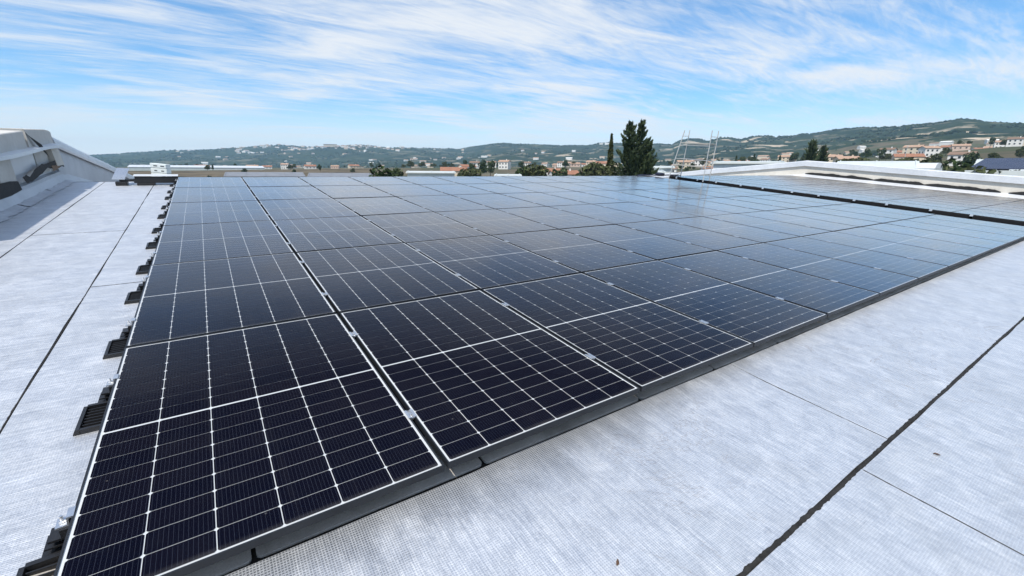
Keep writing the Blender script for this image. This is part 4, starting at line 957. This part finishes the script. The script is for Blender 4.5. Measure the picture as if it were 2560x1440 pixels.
b = MB(); b.loft([[(-0.9 * math.cos(R(a)) , y, 0.42 * math.sin(R(a)) - 0.15) for a in range(0, 181, 20)] for y in (0, 1.2)]); b.build('dome', MAT['white_sheet'], dm, smooth=False)
MB().tube((0.55, -0.02, 0.02), (0.55, 0.1, 0.02), 0.13, n=10).build('opening', MAT['slot'], dm); MB().box(-1.0, 0, -6.5, 1.0, 1.2, -0.16).build('plinth', MAT['roof_pale'], dm)
lpz = ground_pt(2256, 260); lm = empty('street_lamp', tuple(lpz)); tag(lm, 'thin street lamp post above the orange roofs on the right', 'street lamp'); hz = spot(2256, 366, 260).z - lpz.z
MB().tube((0, 0, 0), (0, 0, hz), 0.14, 0.08).build('post', MAT['steel'], lm); MB().box(-0.2, -0.2, hz, 1.6, 0.2, hz + 0.25).build('lamp_head', MAT['wall1'], lm)
# brown dry field beyond the ridge on the left
b = MB(); n = 40
for r in (170, 230, 310, 420, 560):
    for i in range(n + 1):
        q = ground_pt(300 + 640 * i / n, r * (1 + 0.04 * noise.noise((i * 0.4, r, 0)))); b.v.append((q.x, q.y, q.z + 0.35 + 0.5 * noise.noise((q.x * 0.02, q.y * 0.02, 3))))
for j in range(4):
    for i in range(n): b.f.append((j * (n + 1) + i, (j + 1) * (n + 1) + i, (j + 1) * (n + 1) + i + 1, j * (n + 1) + i + 1)); b.mi.append(0)
M = Mat('dry_brown_field'); v = M.coord('Object'); f1 = M.noise(v, 0.05, 7, 0.65, 0.5); M.set(Base_Color=M.ramp(f1, [(0.35, (0.045, 0.038, 0.024)), (0.5, (0.12, 0.095, 0.06)), (0.68, (0.20, 0.165, 0.115))]), Roughness=0.95, Specular_IOR_Level=0.1); MAT['field'] = M.m
tag(b.build('field', MAT['field'], smooth=True), kind='structure')
for i, (px, r, s_) in enumerate(((455, 190, 0.45), (470, 230, 0.5), (520, 260, 0.4), (640, 300, 0.5), (735, 320, 0.6), (610, 420, 0.6), (800, 420, 0.7), (880, 380, 0.6))):
    o = put_tree(1 if i % 2 else 2, px, r, s_, 'x'); AUTO.pop(); AUTO.append((o, 'dark low bush on the brown field at the left', 'bush', 'bushes on the brown field', px))

# houses scattered over the hillsides: a few pixels each
def tiny(wall, tile):
    b = MB(); b.box(-7, -5, -6, 7, 5, 5); b.cur = 1; b.loft([[(x, -5.5, 4.9), (x, 0, 7.4), (x, 5.5, 4.9)] for x in (-7.5, 7.5)]); b.cur = 0; return b.mesh('hill_house', [MAT[wall], MAT[tile]])
TINY = [tiny('wall1', 'tile2'), tiny('wall1', 'wall1'), tiny('wall2', 'tile2')]
rh_ = random.Random(77); cnt = 0
def put_tiny(px, fr, sc_, lab, grp):
    az = az_of(px); fd, rd = lerp_tab(FDIST, az), lerp_tab(RDIST, az); r = fd + (rd - fd) * fr
    o = inst('hill_house', rh_.choice(TINY)); o.location = (CAM.x + r * math.sin(az), CAM.y + r * math.cos(az), land(az, r) + 0.5); o.rotation_euler = (0, 0, -az + rh_.uniform(-0.7, 0.7)); o.scale = (sc_ * rh_.uniform(0.8, 1.7), sc_, sc_ * rh_.uniform(0.7, 1.1)); AUTO.append((o, lab, 'house', grp, px))
for i in range(120): put_tiny(rh_.gauss(830, 130), rh_.uniform(0.6, 0.985), rh_.uniform(0.9, 1.8), 'tiny pale house of the far left hilltop village', 'houses of the hilltop village')
for i in range(60): put_tiny(rh_.uniform(450, 1520), rh_.uniform(0.02, 0.75), rh_.uniform(0.8, 1.5), 'tiny pale house on the far left slopes', 'houses on the left slopes')
for i in range(26): put_tiny(rh_.uniform(1640, 2560), rh_.uniform(0.0, 0.22), rh_.uniform(0.8, 1.3), 'tiny pale house on the right hill', 'houses on the right slopes')
az = az_of(832); rr_ = lerp_tab(RDIST, az) * 0.86; bb = empty('hill_building', (CAM.x + rr_ * math.sin(az), CAM.y + rr_ * math.cos(az), land(az, rr_) - 12), (0, 0, -az)); tag(bb, 'largest beige block building on the far left hill below the village', 'building')
MB().box(-52, 0, -10, 46, 30, 34).build('wall', MAT['wall2'], bb); MB().box(-54, -2, 34.1, 48, 32, 37).build('roof', MAT['tile2'], bb)

# scrub and woodland on the hills: far-off mass of small clumps
b = MB(); rw = random.Random(9)
ICO = [(0, 0, 1), (0.89, 0, 0.45), (0.28, 0.85, 0.45), (-0.72, 0.53, 0.45), (-0.72, -0.53, 0.45), (0.28, -0.85, 0.45), (0.72, 0.53, -0.45), (-0.28, 0.85, -0.45), (-0.89, 0, -0.45), (-0.28, -0.85, -0.45), (0.72, -0.53, -0.45)]
IF = [(0, 1, 2), (0, 2, 3), (0, 3, 4), (0, 4, 5), (0, 5, 1), (1, 6, 2), (2, 7, 3), (3, 8, 4), (4, 9, 5), (5, 10, 1), (2, 6, 7), (3, 7, 8), (4, 8, 9), (5, 9, 10), (1, 10, 6)]
for i in range(13000):
    px = rw.uniform(230, 2620); az = az_of(px); fd, rd = lerp_tab(FDIST, az), lerp_tab(RDIST, az); r = fd + (rd - fd) * ((rw.random() ** 0.8) if i < 9000 else rw.uniform(0.93, 1.0))
    x, y = CAM.x + r * math.sin(az), CAM.y + r * math.cos(az)
    if i < 9000 and noise.noise((x * 0.004, y * 0.004, 6.0)) < 0.0 + 0.25 * rw.random(): continue
    if i >= 9000 and noise.noise((x * 0.006, y * 0.006, 2.0)) < -0.1: continue
    z = land(az, r); sc_ = rw.uniform(2.5, 6.5) * (0.7 + r / 6000); o = len(b.v)
    for (p, q, t) in ICO: k_ = sc_ * rw.uniform(0.7, 1.25); b.v.append((x + p * k_, y + q * k_, z + sc_ * 0.35 + t * k_ * 0.8))
    for f in IF: b.f.append(tuple(o + e for e in f)); b.mi.append(0)
M = Mat('hill_scrub'); g_ = M.nd('ShaderNodeNewGeometry'); M.set(Base_Color=M.ramp(g_.outputs['Random Per Island'], [(0.0, (0.010, 0.018, 0.009)), (0.6, (0.026, 0.038, 0.018)), (1.0, (0.05, 0.06, 0.03))]), Roughness=0.9, Specular_IOR_Level=0.05)
tag(b.build('woodland', M.m), 'dark scrub and woodland covering the far hills', 'woodland', kind='stuff')

# ------------------------------------------------------------------ leave out far repeats that nothing of shows, name the rest by their order
def nth(i):
    return ORD[i - 1] if i <= 12 else f"{i}{'th' if 10 <= i % 100 <= 20 else {1: 'st', 2: 'nd', 3: 'rd'}.get(i % 10, 'th')}"
bpy.context.view_layer.update(); dg = bpy.context.evaluated_depsgraph_get()
def parts_of(o): return [o] + [c for ch in o.children for c in parts_of(ch)]
groups = {}
for (o, lab, cat, grp, px) in AUTO:
    ps = parts_of(o); names = {p.name for p in ps}; seen = False; rq = random.Random(1)
    for p in ps:
        if p.type != 'MESH' or p.name.startswith(('window', 'trunk')): continue
        mw = p.matrix_world; vsn = len(p.data.vertices)
        pts = [mw @ p.data.vertices[rq.randrange(vsn)].co for _ in range(14)] if p.name.startswith('crown') else [mw @ v_.co for v_ in p.data.vertices]
        c0 = sum(pts, Vector()) / len(pts); pts = [q.lerp(c0, 0.06) for q in pts] + [c0]
        for q in pts:
            d = q - CAM; hit, loc_, nrm, idx, ho, mt_ = sc.ray_cast(dg, CAM + d.normalized() * 0.05, d.normalized(), distance=d.length + 3)
            if hit and ho is not None and ho.name in names: seen = True; break
        if seen: break
    # inside the frame?
    q = Vector(o.matrix_world.translation) - CAM; zc_ = q.dot(AZ); inx = zc_ > 0 and -30 < 1280 + FPX * q.dot(AX) / zc_ < 2590
    if not (seen and inx):
        for p in reversed(ps): bpy.data.objects.remove(p)
        continue
    groups.setdefault((lab, cat, grp), []).append((1280 + FPX * q.dot(AX) / zc_, o))
for (lab, cat, grp), L_ in groups.items():
    L_.sort(key=lambda t: t[0])
    for i, (x_, o) in enumerate(L_): tag(o, lab if len(L_) == 1 else f'{lab}, {nth(i + 1)} from the left', cat, grp if len(L_) > 1 else None)

# ------------------------------------------------------------------ the air
hz_ = MB().box(-7000, -7000, -11.0, 7000, 7000, 275.0)
M = Mat('haze'); M.N.remove(M.b); pv = M.nd('ShaderNodeVolumePrincipled'); pv.inputs['Color'].default_value = (0.50, 0.77, 1.0, 1); pv.inputs['Density'].default_value = 0.00010; pv.inputs['Anisotropy'].default_value = 0.0
M.L.new(pv.outputs[0], M.out.inputs['Volume'])
hb = hz_.build('haze', M.m); tag(hb, kind='stuff')
